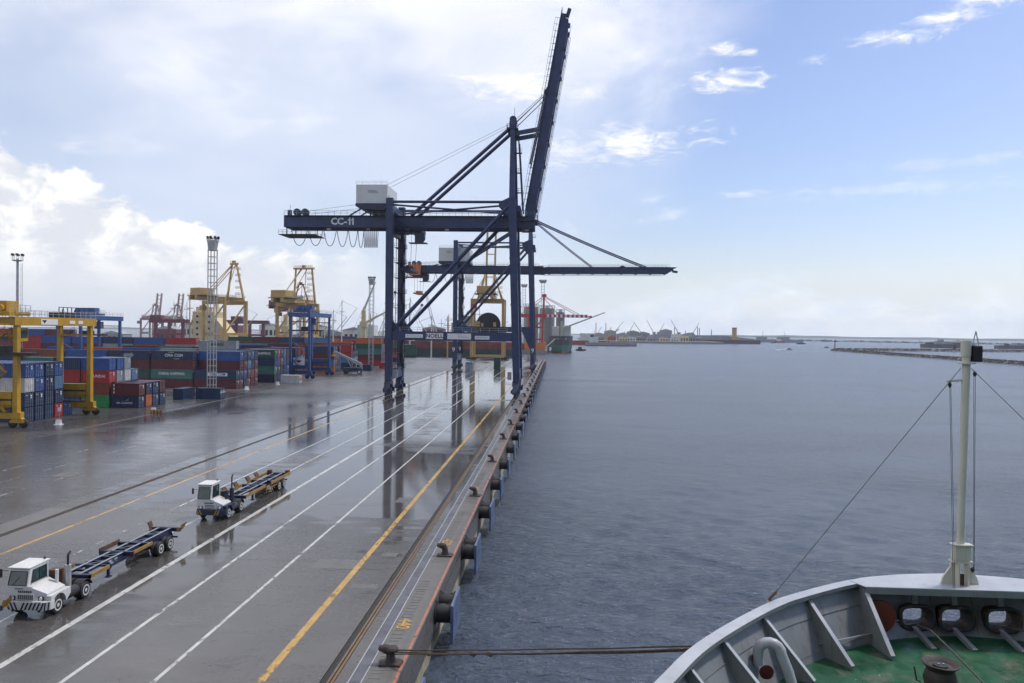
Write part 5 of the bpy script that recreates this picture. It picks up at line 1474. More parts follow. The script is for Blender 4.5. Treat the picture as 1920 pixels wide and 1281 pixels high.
MB().path([(11.55, 20.4, 9.8), (11.7, 19.9, 9.9), (12.6, 18.9, 9.98), (14.4, 17.6, 9.9), (15.6, 16.4, 9.6), (16.2, 15.6, 9.43), (16.6, 14.0, 9.43)], .022, 8).build('hawser', M['rope'], smooth=True, label='dark hawser leading from the right chock off the right edge', cat='rope')
MB().prism([(0, 0), (.12, .03), (.16, .1), (.05, .14), (-.04, .08)], 'z', 0, .05).build('rag', M['redbox'], loc=(10.05, 17.55, ZD + .005), label='small red rag lying on the green deck', cat='rag')

# foremast
fm = empty('ship_foremast', (10.49, 20.62, ZR + .012), 0, 'cream steel foremast stayed on the bow platform', 'mast')
M['mastc'] = pmat('mast_cream', (0.55, 0.54, 0.45), 0.4, var=0.06, dirt=0.25, dirtcol=(0.3, 0.2, 0.1), scale=1.2, streak=True)
MB().tube((0, 0, .55), (.06, 0, 6.0), .092, 16, .10).build('mast_tube', M['mastc'], fm, smooth=True)
MB().tube((.06, 0, 5.70), (.06, 0, 5.74), .22, 16).build('top_collar', M['mastc'], fm, smooth=True)
MB().tube((.045, 0, 5.9), (.045, 0, 6.30), .125, 16).build('mast_head', M['mastc'], fm, smooth=True)
MB().box(.16, .40, -.14, .14, 5.76, 6.18).build('lamp_box', M['black'], fm, bevel=.03)
lm = MB()
for s in (-1, 1): lm.bar((.28 + s * .08, 0, 6.18), (.28, 0, 6.55), .02)
lm.build('lamp_cage', M['steel'], fm)
for s in (-1, 1):
    MB().prism([(s * .10, 0), (s * .48, 0), (s * .42, .18), (s * .24, .45), (s * .20, 1.0), (s * .10, 1.0)], 'y', -.03, .03).build('side_gusset', M['mastc'], fm)
MB().box(-.20, .20, -.16, .02, .62, 1.02).build('socket_box', M['mastc'], fm, bevel=.02)
MB().box(-.25, .25, -.2, .06, .58, .62).build('socket_flange', M['mastc'], fm); MB().box(-.25, .25, -.2, .06, 1.02, 1.05).build('socket_flange', M['mastc'], fm)
for s in (-1, 1): MB().box(s * .12 - .02, s * .12 + .02, -.22, -.03, 0, .58).build('front_rib', M['mastc'], fm)
MB().box(-.05, .06, -.12, -.06, .0, .28).build('rust_stain_pin', M['rust'], fm)
MB().bar((-.02, 0, 5.28), (-.42, 0, 5.24), .05, .06).build('halyard_arm', M['mastc'], fm)
for k, (xa, xb) in enumerate(((-.36, -.34), (-.33, -.30), (.24, .30), (.28, .31))):
    MB().tube((xa, -.02, 5.24 if k < 2 else 5.5), (xb, -.1 - .3 * (k < 2), .35 if k > 1 else -.4), .0065, 5).build('halyard', M['rope'], fm)
for (xx, zz) in ((-.36, 5.15), (.26, 5.45), (.31, .38)): MB().lathe([(.01, -.07), (.045, -.03), (.045, .03), (.01, .07)], (xx, -.03, zz), 'z', 8).build('pulley', M['dkmetal'], fm)
MB().tube((5.17, 18.85, ZR + .02), (10.40, 20.6, ZR + 5.6), .009, 5).build('mast_stay', M['rope'], cat='stay', label='long wire stay from the foremast down to the left bulwark rail')
MB().tube((15.0, 17.6, ZR + .02), (10.66, 20.6, ZR + 5.6), .009, 5).build('mast_stay', M['rope'], cat='stay', label='wire stay from the foremast down to the right, off the edge')
st = MB(); st.path([(5.17, 18.85, ZR), (5.2, 18.86, ZR + .08), (5.35, 18.92, ZR + .2)], .035, 6); st.build('stay_shackle', M['rust'], cat='shackle', label='rusty shackle of the stay on the bulwark rail')

# ------------------------------------------------------------------ land beyond the basin
M['farq'] = pmat('far_quay_concrete', (0.22, 0.21, 0.19), 0.8, var=0.2, scale=0.05)
MB().box(-1500, -150, 640, 1400, -4.2, 0.2).build('far_quay', M['farq'], kind='structure')
MB().box(-170, -9.5, 700, 1450, -4.2, 0.3).build('far_pier', M['farq'], kind='structure')
MB().box(60, 330, 1560, 2300, -4.2, 1.0).build('shipyard_ground', M['farq'], kind='structure')


def far_crane(name, x, y, rz, mat, label, group, w=18.0, gauge=16.0, hg=33.0, apex=56.0, house=True, boom=0.0, back=22.0, red=False, lattice=False):
    """older harbour gantry crane: local x along its rails, local +y towards the water"""
    r = empty(name, (x, y, 0.2), rz, label, 'harbour crane', group)
    for sx in (-1, 1):
        for sy in (-1, 1):
            MB().bar((sx * w / 2, sy * gauge / 2, 1.4), (sx * w / 2, sy * gauge / 2, hg), 1.45, 1.45).build('leg', mat, r)
            MB().box(sx * w / 2 - 3, sx * w / 2 + 3, sy * gauge / 2 - .7, sy * gauge / 2 + .7, .1, 1.5).build('wheel_truck', M['dkmetal'], r)
        MB().box(sx * w / 2 - .7, sx * w / 2 + .7, -gauge / 2, gauge / 2, hg * .36, hg * .36 + 1.8).build('portal_beam', mat, r)
        MB().bar((sx * w / 2, -gauge / 2, hg * .36 + 1), (sx * w / 2, gauge / 2, hg - 1), .7, .7).build('diagonal_brace', mat, r)
        MB().box(sx * 3.2 - .8, sx * 3.2 + .8, -back, gauge / 2 + 4, hg, hg + 2.4).build('girder', mat, r)
        MB().rail((sx * 4.6, -back, hg + 2.4), (sx * 4.6, gauge / 2 + 4, hg + 2.4), 1.2, 2.4, .07).build('girder_railing', mat, r)
        MB().bar((sx * w / 2 * .8, gauge / 2, hg), (sx * 2.2 if not lattice else sx * w * .30, gauge / 2 - 1, apex), 1.1, 1.1, .8, .8).build('apex_leg', mat, r)
        MB().tube((sx * 2.2, gauge / 2 - 1, apex - .5), (sx * 3.2, -back * .6, hg + 2.4), .28, 6).build('back_stay', mat, r)
        MB().tube((sx * 1.5, gauge / 2 - 1, apex - .5), (sx * w * .5, -gauge / 2, hg), .25, 6).build('side_stay', mat, r)
    for sy in (-1, 1):
        MB().box(-w / 2, w / 2, sy * gauge / 2 - .9, sy * gauge / 2 + .9, hg - 2.2, hg).build('cross_beam', mat, r)
        MB().box(-w / 2, w / 2, sy * gauge / 2 - .6, sy * gauge / 2 + .6, 1.5, 2.6).build('sill_beam', mat, r)
    xa = 2.6 if not lattice else w * .34
    t = MB(); t.box(-xa - .6, xa + .6, gauge / 2 - 2, gauge / 2, apex - .6, apex + .5); t.rail((-xa, gauge / 2 - 2, apex + .5), (xa, gauge / 2 - 2, apex + .5), 1.2, 1.5, .08); t.box(-.9, .9, gauge / 2 - 1.8, gauge / 2 - .4, apex + .5, apex + 2.0)
    t.build('apex_head', mat, r)
    if house:
        MB().box(-5.6, 4.4, -back + 2, -back + 11, hg + 2.4, hg + 7.2).build('machinery_house', mat, r, bevel=.2)
        MB().box(-7.0, 5.6, -back + 1.0, -back + 13.4, hg + 2.3, hg + 2.7).build('house_walkway', M['dkmetal'], r)
    MB().box(-9, -6, -gauge / 2 - 4, -gauge / 2 - 1, hg - 6, hg - 3).build('operator_cabin', M['redbox'] if red else mat, r)
    ld = MB()
    for k in range(5):
        z = hg + 4 + k * (apex - hg - 4) / 5
        ld.box(w * .2, w * .42, gauge / 2 - 3.2, gauge / 2 - 2, z, z + .15); ld.rail((w * .2, gauge / 2 - 3.2, z), (w * .42, gauge / 2 - 3.2, z), 1.2, 1.4, .08)
    ld.build('ladder_platforms', mat, r)
    if boom > 0:                 # raised boom pair
        for sx in (-1, 1): MB().bar((sx * 2.6, gauge / 2 + 2, hg + 1), (sx * 2.6, gauge / 2 + 2 + boom * .14, hg + boom), 1.1, 1.8).build('boom', mat, r)
        for k in range(6): MB().bar((-2.6, gauge / 2 + 2 + boom * .14 * (k + 1) / 6.5, hg + boom * (k + 1) / 6.5), (2.6, gauge / 2 + 2 + boom * .14 * (k + 1) / 6.5, hg + boom * (k + 1) / 6.5), .5).build('boom_tie', mat, r)
    return r


far_crane('harbour_crane', -41.5, 462.0, 0.0, M['cry'], 'yellow harbour crane seen between the navy crane legs at the quay end', 'ochre harbour cranes', w=18.5, gauge=15, hg=36, apex=54, boom=46, back=18, red=True)
far_crane('harbour_crane', -206.0, 468.0, R_(-32), M['cry'], 'yellow harbour crane just right of the lattice lamp mast', 'ochre harbour cranes', w=22, gauge=15, hg=33.5, apex=57)
far_crane('harbour_crane', -160.0, 468.0, R_(-14), M['cry'], 'yellow harbour crane with a flat-topped frame above the blue gantry', 'ochre harbour cranes', w=19, gauge=15, hg=32.5, apex=54.5, lattice=True)
far_crane('harbour_crane', -235.0, 680.0, R_(-20), M['crm'], 'maroon harbour crane between the two yellow cranes', 'maroon harbour cranes', w=26, gauge=18, hg=34, apex=57, back=30)
for i, (x, y) in enumerate(((-335.0, 650.0), (-300.0, 655.0), (-268.0, 660.0))):
    r = empty('gantry_frame', (x, y, .2), 0, ['leftmost maroon portal frame beyond the container yard', 'middle maroon portal frame beyond the container yard', 'right maroon portal frame beside the cream ship block'][i], 'gantry', 'maroon portal frames')
    for sx in (-12, 0, 12): MB().bar((sx, 0, 0), (sx, 0, 21), 2.2, 2.2).build('leg', M['crm'], r)
    MB().box(-17, 17, -2, 2, 20.5, 23.6).build('girder', M['crm'], r)
    MB().box(-14, 14, -1.4, 1.4, 10, 11.6).build('tie_beam', M['crm'], r)
    MB().box(-16, -6, -2.5, 2.5, 23.6, 27).build('machinery_house', M['crm'], r)
for i, x in enumerate((-432.0, -408.0)):
    far_crane('harbour_crane', x, 800.0, R_(-10), pmat('pale_red_crane', (0.27, 0.19, 0.19), .6), ['left of two pale red cranes with raised lattice heads far left', 'right of two pale red cranes with raised lattice heads far left'][i], 'pale red far cranes', w=15, gauge=14, hg=26, apex=40, house=False, boom=27, back=10)

# red and white striped unloading crane on the far pier
r = empty('striped_boom_crane', (-14.0, 712.0, .3), 0, 'red harbour crane with a red and white striped boom beside the green ship', 'harbour crane')
for (sx, sy) in ((-14, -5), (0, -5), (-14, 5), (0, 5)):
    MB().bar((sx, sy, 0), (sx * .9 + .5, sy * .8, 31), 1.5, 1.5).build('leg', M['crr'], r)
for sy in (-5, 5): MB().bar((-13, sy, 14), (0, sy, 28), .9).build('diagonal_brace', M['crr'], r)
for z in (9, 20): MB().box(-13.5, .5, -5, 5, z, z + 1.6).build('platform', M['crr'], r)
MB().bar((1, 0, 28), (1, 0, 50), 2.0, 2.0, 1.6, 1.6).build('mast', M['crr'], r)
MB().box(-.8, 3.4, -2, 2, 49, 51.5).build('mast_head', M['crr'], r)
MB().box(-24, 4, -1.8, 1.8, 30, 33.2).build('rear_jib', M['crr'], r)
for k in range(20):
    MB().box(4 + k * 2.05, 4 + (k + 1) * 2.05, -1.6, 1.6, 30.2, 33.0 - (.9 if k > 17 else 0)).build('boom_section', M['crr'] if k % 2 else M['sign'], r)
for a, b_ in (((1, 50), (34, 33)), ((1, 49), (30, 33)), ((1, 48), (14, 33)), ((1, 50), (-20, 33)), ((1, 48), (-16, 33))): MB().tube((a[0], 0, a[1]), (b_[0], 0, b_[1]), .3, 6).build('stay', M['crr'], r)
MB().box(-16, 3, -7, 7, .2, 7).build('hopper_base', M['orange'], r)
# silos and mill
for i, (x, y, rr, h) in enumerate(((-6.0, 860, 8.5, 43), (-24.0, 870, 8.5, 45), (9.0, 900, 5, 40))):
    r = empty('grain_silo', (x - 6, y, .3), 0, ['grey concrete silo behind the striped boom, right tall one', 'grey concrete silo behind the navy crane leg', 'slim grey silo on the right of the tall one'][i], 'silo', 'silos on the far pier')
    MB().tube((0, 0, 0), (0, 0, h), rr, 24).build('silo_shell', M['farq'], r, smooth=True)
    b = MB(); b.rail((-rr, 0, h), (rr, 0, h), 3, 3, .3); b.box(-2, 2, -2, 2, h, h + 3); b.build('roof_gear', M['steel'], r)
r = empty('mill_building', (-108.0, 905.0, .3), 0, 'pale grey stepped mill building left of the yellow quay crane', 'building')
for k, (x0, x1, h) in enumerate(((-16, -2, 26), (-2, 8, 34), (8, 22, 29))): MB().box(x0, x1, -8, 8, 0, h).build('block', M['farq'], r)
b = MB()
for k in range(9): b.tube((-14 + k * 4, -8.2, 0), (-14 + k * 4, -8.2, 25), 1.6, 10)
b.build('silo_tubes', M['grey'], r)
for k in range(3): MB().tube((k * 3, 0, 34), (k * 3 + 2, 0, 40), .4, 6).build('roof_pipe', M['steel'], r)


for i, (x, rr, h) in enumerate(((-34, 9, 7), (-20, 8, 6), (-52, 10, 8))):
    r = empty('bulk_heap', (x, 716, .3), 0, ['middle brown heap of bulk cargo on the far pier', 'orange-brown heap of bulk cargo nearest the pier corner', 'left brown heap of bulk cargo on the far pier'][i], 'heap', 'bulk heaps on the far pier')
    MB().lathe([(rr, 0), (rr * .8, h * .3), (rr * .45, h * .7), (.5, h)], (0, 0, 0), 'z', 14).build('heap', M['rust'], r)

# ------------------------------------------------------------------ ships
def hull(L, B, z0, z1, bow=.22, flare=1.0, n=14):
    """bow at +y; plan outline narrowed towards the waterline; returns MB of one horizontal band"""
    b = MB()
    def outline(k):
        pts = []
        for i in range(n + 1):
            t = i / n; w = B / 2 * k
            y = -L / 2 + t * L
            if t > 1 - bow: w *= max(0.02, 1 - ((t - (1 - bow)) / bow) ** 1.8)
            if t < .06: w *= .75 + .25 * t / .06
            pts.append((w, y))
        return [(x, y) for x, y in pts] + [(-x, y) for x, y in reversed(pts)]
    lo, hi = outline(flare), outline(1.0)
    m = len(lo)
    b.add([(x, y, z0) for x, y in lo] + [(x, y, z1) for x, y in hi], [(i, (i + 1) % m, m + (i + 1) % m, m + i) for i in range(m)] + [tuple(range(m - 1, -1, -1)), tuple(range(m, 2 * m))])
    return b


def ship_root(name, x, y, rz, label, cat='ship', group=None): return empty(name, (x, y, WZ), rz, label, cat, group)


M['sblack'] = pmat('ship_black', (0.012, 0.02, 0.022), .5, dirt=.2)
M['sgreen'] = pmat('ship_green', (0.012, 0.11, 0.075), .5, dirt=.3, scale=.2)
M['sred'] = pmat('ship_red', (0.28, 0.04, 0.03), .55, dirt=.3, scale=.15)
M['swhite'] = pmat('ship_white', (0.6, 0.6, 0.55), .5, dirt=.25, scale=.2, streak=True)
M['sgrey'] = pmat('ship_grey', (0.24, 0.26, 0.28), .5, dirt=.3, scale=.2)
# bow-on green ship
r = ship_root('cargo_ship', 4.0, 800.0, R_(180), 'black and green cargo ship moored bow-on beneath the striped boom')
hull(130, 21, -1, 2.0, .16, .80).build('boot_top', M['sred'], r); hull(130, 21.2, 2.0, 8.0, .16, .90).build('lower_hull', M['sgreen'], r); hull(130, 22, 8.0, 16.5, .16, .94).build('upper_hull', M['sblack'], r)
MB().box(-9, -1.5, 28, 40, 16.5, 27).build('deck_house', M['swhite'], r, bevel=.3); MB().box(2.5, 9, 20, 30, 16.5, 26).build('deck_house', M['swhite'], r, bevel=.3)
PG = pmat('pale_green', (0.40, 0.46, 0.36), .5)
MB().bar((0, 42, 16.5), (0, 42, 31), 2.4).build('crane_post', PG, r)
MB().bar((-1, 42, 24), (-42, 40, 40), 1.6, 1.6, .9, .9).build('crane_jib', PG, r)
for s in (-1, 1): MB().lathe([(.1, 0), (1.0, .1), (1.1, .6), (.2, .8)], (s * 4, 64.2, 14.0), 'y', 10).build('anchor_pocket', M['sgrey'], r)
MB().tube((6, 62, 14), (15, 100, 6), .25, 5).build('mooring_line', M['steel'], r)
# long red ship across the basin
r = ship_root('cargo_ship', -95.0, 600.0, R_(-90), 'long red and green hulled ship lying across the basin behind the cranes')
hull(128, 20, -1, 6.5, .14, .9).build('lower_hull', pmat('weedy_hull', (0.028, 0.05, 0.042), .7, var=.3, dirt=.4, scale=.3, streak=True), r); hull(128, 20.4, 6.5, 12.0, .14, .97).build('upper_hull', pmat('faded_red_hull', (0.19, 0.035, 0.03), .6, var=.3, dirt=.5, scale=.25, streak=True), r)
MB().box(-9, 9, -60, -48, 12, 24).build('deck_house', M['swhite'], r, bevel=.3); MB().tube((0, -52, 24), (0, -52, 33), .5, 8).build('mast', M['cry'], r)
for k in range(6): MB().box(-8, 8, -50 + k * 16, -38 + k * 16, 13, 15.6).build('hatch_cover', M['sred'] if k % 2 else M['sgrey'], r)
MB().rail((10, -60, 13), (10, 50, 13), 1.3, 3, .1).build('deck_railing', M['steel'], r)
# dark green bow poking past the near crane leg
r = ship_root('cargo_ship', -150.0, 496.0, R_(-90), 'dark green ship whose bow shows left of the near crane leg')
hull(118, 19, -1, 4.0, .16, .80).build('lower_hull', M['sblack'], r); hull(118, 19.5, 4.0, 11.0, .16, .92).build('upper_hull', CM['G'], r)
# cream superstructure and derrick posts of ships in the basin
r = ship_root('cargo_ship', -236.0, 510.0, R_(90), 'cream superstructure of a ship moored beyond the container stacks')
hull(150, 24, -1, 10, .16, .92).build('hull_side', M['sblack'], r)
MB().box(-10, 10, -8, 6, 12, 31).build('superstructure', M['cream'], r, bevel=.2); MB().box(-7, 7, -6, 5, 31, 34).build('bridge_deck', M['cream'], r)
for k in range(4):
    for j in range(3): MB().box(-10.15, -9.98, -6 + j * 4, -4.6 + j * 4, 15 + k * 4, 16.4 + k * 4).build('window', M['black'], r)
MB().prism([(-20, 12), (-8, 12), (-8, 27)], 'x', -7, 7).build('stern_ramp_house', M['cream'], r)
MB().tube((0, 0, 34), (0, 0, 43), .5, 8).build('radar_mast', M['steel'], r); MB().box(-3, 3, -.6, .6, 39, 39.8).build('radar_arm', M['steel'], r)
MB().tube((6, -3, 31), (6, -3, 39), 1.6, 10).build('funnel', M['cream'], r)
for i, (x, y, h, jx, jz) in enumerate(((-186.0, 520.0, 30.0, 12, 4), (-137.0, 540.0, 34.0, 14, -3))):
    r = empty('deck_crane', (x, y, WZ), 0, ['cream deck crane with a raised jib left of the blue gantry', 'cream deck crane with a white jib right of the blue gantry'][i], 'deck crane', 'cream ship deck cranes')
    MB().tube((0, 0, 0), (0, 0, h), 2.0, 12, 1.7).build('post', M['cream'], r, smooth=True)
    MB().bar((1, 0, h - 9), (jx + 2, 0, h - 1), 1.3, 1.6, .8, .9).build('jib', M['cream'], r)
    MB().box(-2.4, 2.4, -2.4, 2.4, h - 12, h - 8).build('winch_house', M['cream'], r)
    if i: MB().bar((0, 0, h), (8, 0, h + 20), 1.4, 1.4, .8, .8).build('upper_jib', M['swhite'], r)
# lattice mobile cranes
for i, (x, y, h, dx_) in enumerate(((-94.0, 600.0, 38.0, -9), (-150.0, 640.0, 40.0, 14), (-133.0, 650.0, 30.0, 18))):
    r = empty('mobile_crane', (x, y, 0), 0, ['white lattice jib crane leaning left inside the navy crane portal', 'white lattice jib crane leaning right left of the crane leg', 'lower white lattice jib leaning right beside the lamp mast'][i], 'mobile crane', 'white lattice jib cranes')
    b = MB(); n = 12
    P0, P1 = Vector((0, 0, 10)), Vector((dx_, 0, h + 8))
    for s in (-1, 1):
        for q_ in (-1, 1): b.bar(P0 + Vector((s * 1.3, q_ * 1.0, 0)), P1 + Vector((s * .5, q_ * .4, 0)), .3)
    for k in range(n):
        a, c = P0.lerp(P1, k / n), P0.lerp(P1, (k + 1) / n); s = 1 if k % 2 else -1
        b.bar(a + Vector((s * 1.2, -1, 0)), c + Vector((-s * 1.1, -1, 0)), .2)
    b.build('lattice_jib', M['swhite'], r)
    MB().box(-3, 3, -3, 3, 3, 10).build('turret', M['grey'], r); MB().box(-5, 5, -3.5, 3.5, .8, 3).build('carrier', M['grey'], r); MB().bar((3, 0, 10), (5, 0, 17), .8).build('gantry_post', M['cry'], r)
    MB().lathe([(.2, -.6), (1.2, -.5), (1.2, .5), (.2, .6)], (dx_, 0, h + 8.4), 'y', 10).build('jib_head', M['dkmetal'], r)

# ships and dock out to the right
r = ship_root('tug', 26.0, 860.0, R_(-90), 'small black launch just right of the green ship', 'boat')
hull(11, 4, -.3, 1.8, .3, .85).build('hull_side', M['sblack'], r); MB().box(-1.3, 1.3, -3, 1, 1.8, 4).build('wheelhouse', M['sblack'], r)
r = ship_root('coaster', 82.0, 1190.0, R_(-90), 'low grey coaster with a deck crane and red stern waterline')
hull(78, 13, -1, 1.2, .2, .9).build('boot_top', M['sred'], r); hull(78, 13.4, 1.2, 5.0, .2, .95).build('hull_side', M['sgrey'], r)
MB().box(-5, 5, -34, -20, 5, 13).build('deck_house', M['swhite'], r, bevel=.3); MB().box(-3, 3, -32, -27, 13, 17).build('funnel', M['sblack'], r)
MB().bar((0, -6, 5), (0, -6, 17), 2).build('crane_post', M['cry'], r); MB().bar((0, -6, 13), (0, 12, 26), 1.4).build('crane_jib', M['cry'], r)
MB().box(-5, 5, -2, 24, 5, 7.5).build('hatch_cover', M['sgrey'], r); MB().box(-4, 4, 10, 26, 7.5, 9.0).build('cargo', M['cry'], r)
MB().tube((0, -26, 13), (0, -26, 24), .4, 6).build('mast', M['steel'], r)
r = ship_root('coaster', 66.0, 1260.0, R_(-90), 'white ship with tall twin masts behind the grey coaster')
hull(90, 14, -1, 7, .2, .93).build('hull_side', M['sred'], r); MB().box(-6, 6, -30, -10, 7, 19).build('deck_house', M['swhite'], r, bevel=.3)
for k in (-4, 12): MB().tube((0, k, 7), (0, k, 36), .7, 6).build('mast', M['cry'], r); MB().bar((0, k, 14), (0, k + 9, 30), .7).build('derrick', M['cry'], r)
r = ship_root('floating_dock', 316.0, 1700.0, R_(-90), 'long dark floating dock with a yellow tower far right of the cranes', 'floating dock')
MB().box(-16, 16, -120, 118, -1, 8).build('pontoon', pmat('dock_maroon', (0.07, 0.035, 0.04), .7, dirt=.3, scale=.05), r)
MB().prism([(-118, 8), (-112, 17), (40, 17.5), (70, 15), (96, 12), (116, 9), (118, 8)], 'x', -16.3, -13).build('dock_wall', M['sgrey'], r)
MB().box(10, 15, 60, 72, 5, 15).build('tower_foot', M['cry'], r); MB().box(-14, -8, 64, 73, 13, 32).build('dock_tower', M['cry'], r); MB().box(-14.2, -7.8, 63.8, 73.2, 32, 35).build('tower_top', M['crr'], r)
for (k, h) in ((-10, 36), (-6, 33), (20, 30), (-60, 34)): MB().tube((-15, k, 13), (-15, k, h), .8, 6).build('mast', M['dkmetal'], r)
for i, (x, y, jx, h) in enumerate(((205, 1660, -16, 34), (214, 1660, 12, 28), (262, 1690, -18, 36), (292, 1700, 14, 30), (118, 1640, 20, 30), (150, 1650, 12, 28), (178, 1650, -18, 30))):
    nm = ['first', 'second', 'third', 'fourth', 'fifth', 'sixth', 'seventh']
    r = empty('jib_crane', (x, y, 1), 0, '%s small jib crane of the distant shipyard skyline' % ['left of the paired', 'right of the paired', 'tallest', 'right-hand hooked', 'leftmost', 'second from left', 'third from left'][i], 'crane', 'shipyard jib cranes')
    MB().bar((0, 0, 0), (0, 0, 16), 4.5, 4.5, 2.5, 2.5).build('tower', M['sgrey'], r); MB().bar((0, 0, 15), (jx, 0, h + 10), 1.3, 1.3, .8, .8).build('jib', M['sgrey'], r); MB().box(-3, 3, -2, 2, 14, 19).build('cabin', M['sgrey'], r)
for i in range(9):
    x = 92 + i * 25; h = random.uniform(11, 24)
    r = empty('warehouse', (x, 1730 + random.uniform(-30, 30), 1), 0, '%s shipyard warehouse counted from the left on the far shore' % ['first', 'second', 'third', 'fourth', 'fifth', 'sixth', 'seventh', 'eighth', 'ninth'][i], 'warehouse', 'shipyard warehouses')
    mm = random.choice((M['swhite'], M['farq'], M['sgrey']))
    MB().box(-13, 13, -10, 10, 0, h).build('wall', mm, r); MB().prism([(-13.4, h), (13.4, h), (0, h + 3.5)], 'y', -10.4, 10.4).build('roof', M['grey'], r)
r = ship_root('naval_vessel', 250.0, 1640.0, R_(-90), 'white-decked ship lying inside the floating dock', 'ship')
hull(90, 12, 3, 9, .25, .9).build('hull_side', M['sgrey'], r); MB().box(-4, 4, -12, 10, 9, 19).build('deck_house', M['swhite'], r); MB().tube((0, 0, 19), (0, 0, 30), .5, 6).build('mast', M['sgrey'], r); MB().box(-4, 4, 14, 30, 9, 14).build('deck_block', M['swhite'], r)
for i, (x, y, L) in enumerate(((560, 2150, 90), (610, 2120, 100), (580, 2060, 30))):
    r = ship_root('naval_vessel', x, y, R_(-90), ['hazy grey warship moored beyond the floating dock', 'second hazy grey warship, bow to the right', 'small red-hulled tug before the grey warships'][i], 'ship', 'hazy grey warships')
    hull(L, 12, -1, 7 if i < 2 else 4, .3, .85).build('hull_side', M['sgrey'] if i < 2 else M['sred'], r)
    MB().box(-4, 4, -L * .2, L * .12, 7 if i < 2 else 4, 15 if i < 2 else 9).build('superstructure', M['sgrey'] if i < 2 else M['swhite'], r)
    MB().bar((0, 0, 12), (0, 0, 32 if i < 2 else 16), 1.4, 1.4, .4, .4).build('mast', M['sgrey'], r)
for i, (x, y, L, h) in enumerate(((735, 1500, 100, 7), (770, 1560, 60, 10), (850, 1500, 60, 6), (905, 1480, 70, 7))):
    r = ship_root('moored_barge', x, y, R_(-90), ['left dark barge beyond the ship foremast', 'higher barge behind the foremast top', 'right barge with pale deck houses beyond the breakwaters', 'barge cut by the right edge beyond the breakwaters'][i], 'barge', 'barges beyond the breakwaters')
    hull(L, 16, -1, h, .12, .9).build('hull_side', pmat('barge_brown', (0.09, 0.06, 0.065), .7, dirt=.3, scale=.1), r)
    for k in range(5): MB().box(-5, 5, -L * .42 + k * L * .17, -L * .42 + k * L * .17 + L * .12, h, h + random.uniform(1.5, 6)).build('deck_house', random.choice((M['sgrey'], M['swhite'], M['sblack'])), r)
# small craft
M['foam'] = pmat('boat_foam', (0.8, 0.82, 0.82), .6)
r = ship_root('speedboat', 316.0, 1075.0, R_(-80), 'white speedboat throwing spray on the open water', 'boat')
hull(9, 3, -.1, 1.3, .4, .7).build('hull_side', M['swhite'], r); MB().prism([(-2, 1.3), (1.5, 1.3), (.4, 2.6), (-1.8, 2.6)], 'x', -1.0, 1.0).build('cabin', M['dkmetal'], r)
b = MB(); random.seed(4)
for k in range(70):
    t = random.random(); yy = -3 - t * 16; w_ = .8 + t * 2.4
    x_, z_ = random.uniform(-w_, w_), random.uniform(0, 1.6 * (1 - t))
    s = random.uniform(.25, .7)
    b.lathe([(.02, -s * .5), (s, 0), (.02, s * .5)], (x_, yy, z_), 'z', 6)
b.build('wake_spray', M['foam'], r, kind='stuff')
for i, (x, y, L, lab) in enumerate(((555, 1800, 20, 'dark tug under way right of the warships'), (520, 1900, 12, 'tiny dark launch left of the dark tug'), (442, 1300, 8, 'small dark boat right of the speedboat'), (880, 2600, 24, 'faint small vessel near the far breakwater'))):
    r = ship_root('small_boat', x, y, R_(-90), lab, 'boat')
    hull(L, L * .28, -.3, L * .13, .3, .85).build('hull_side', M['sblack'], r); MB().box(-L * .08, L * .08, -L * .2, L * .1, L * .13, L * .32).build('wheelhouse', M['sgrey'], r)
    MB().tube((0, 0, L * .3), (0, 0, L * .6), L * .012, 5).build('mast', M['dkmetal'], r)

# ------------------------------------------------------------------ breakwaters
M['rock'] = pmat('breakwater_rock', (0.10, 0.095, 0.085), .85, var=.5, scale=.6)


def breakwater(pts, w, top, label, nrock, rs):
    r = empty('breakwater', (pts[0][0], pts[0][1], WZ), 0, label, 'breakwater', 'rubble breakwaters')
    o = Vector((pts[0][0], pts[0][1], 0)); P = [Vector((x, y, 0)) - o for x, y in pts]
    core = MB()
    for a, c in zip(P[:-1], P[1:]):
        d = (c - a).normalized(); n = Vector((-d.y, d.x, 0))
        core.add([a + n * w, a - n * w, a - n * w * .35 + Z * top * .7, a + n * w * .35 + Z * top * .7, c + n * w, c - n * w, c - n * w * .35 + Z * top * .7, c + n * w * .35 + Z * top * .7],
                 [(0, 1, 2, 3), (7, 6, 5, 4), (1, 5, 6, 2), (2, 6, 7, 3), (3, 7, 4, 0)])
    core.build('rubble_core', M['rock'], r)
    rk = MB(); tot = sum((c - a).length for a, c in zip(P[:-1], P[1:]))
    for a, c in zip(P[:-1], P[1:]):
        d = (c - a).normalized(); n = Vector((-d.y, d.x, 0)); L = (c - a).length
        for k in range(int(nrock * L / tot)):
            s = random.random(); u = random.uniform(-1, 1)
            q = a + d * (s * L) + n * (u * w * .95) + Z * (top * .72 * min(1, (1 - abs(u)) / .6) + random.uniform(-.2, .3))
            e = rs * random.uniform(.5, 1.25)
            vs = [q + Vector((random.uniform(.5, 1) * sx * e, random.uniform(.5, 1) * sy * e, random.uniform(.4, .9) * sz * e)) for sx in (-1, 1) for sy in (-1, 1) for sz in (-1, 1)]
            rk.add(vs, [(0, 1, 3, 2), (4, 6, 7, 5), (0, 4, 5, 1), (2, 3, 7, 6), (0, 2, 6, 4), (1, 5, 7, 3)])
    rk.build('armour_rocks', M['rock'], r, kind='stuff')
    return r


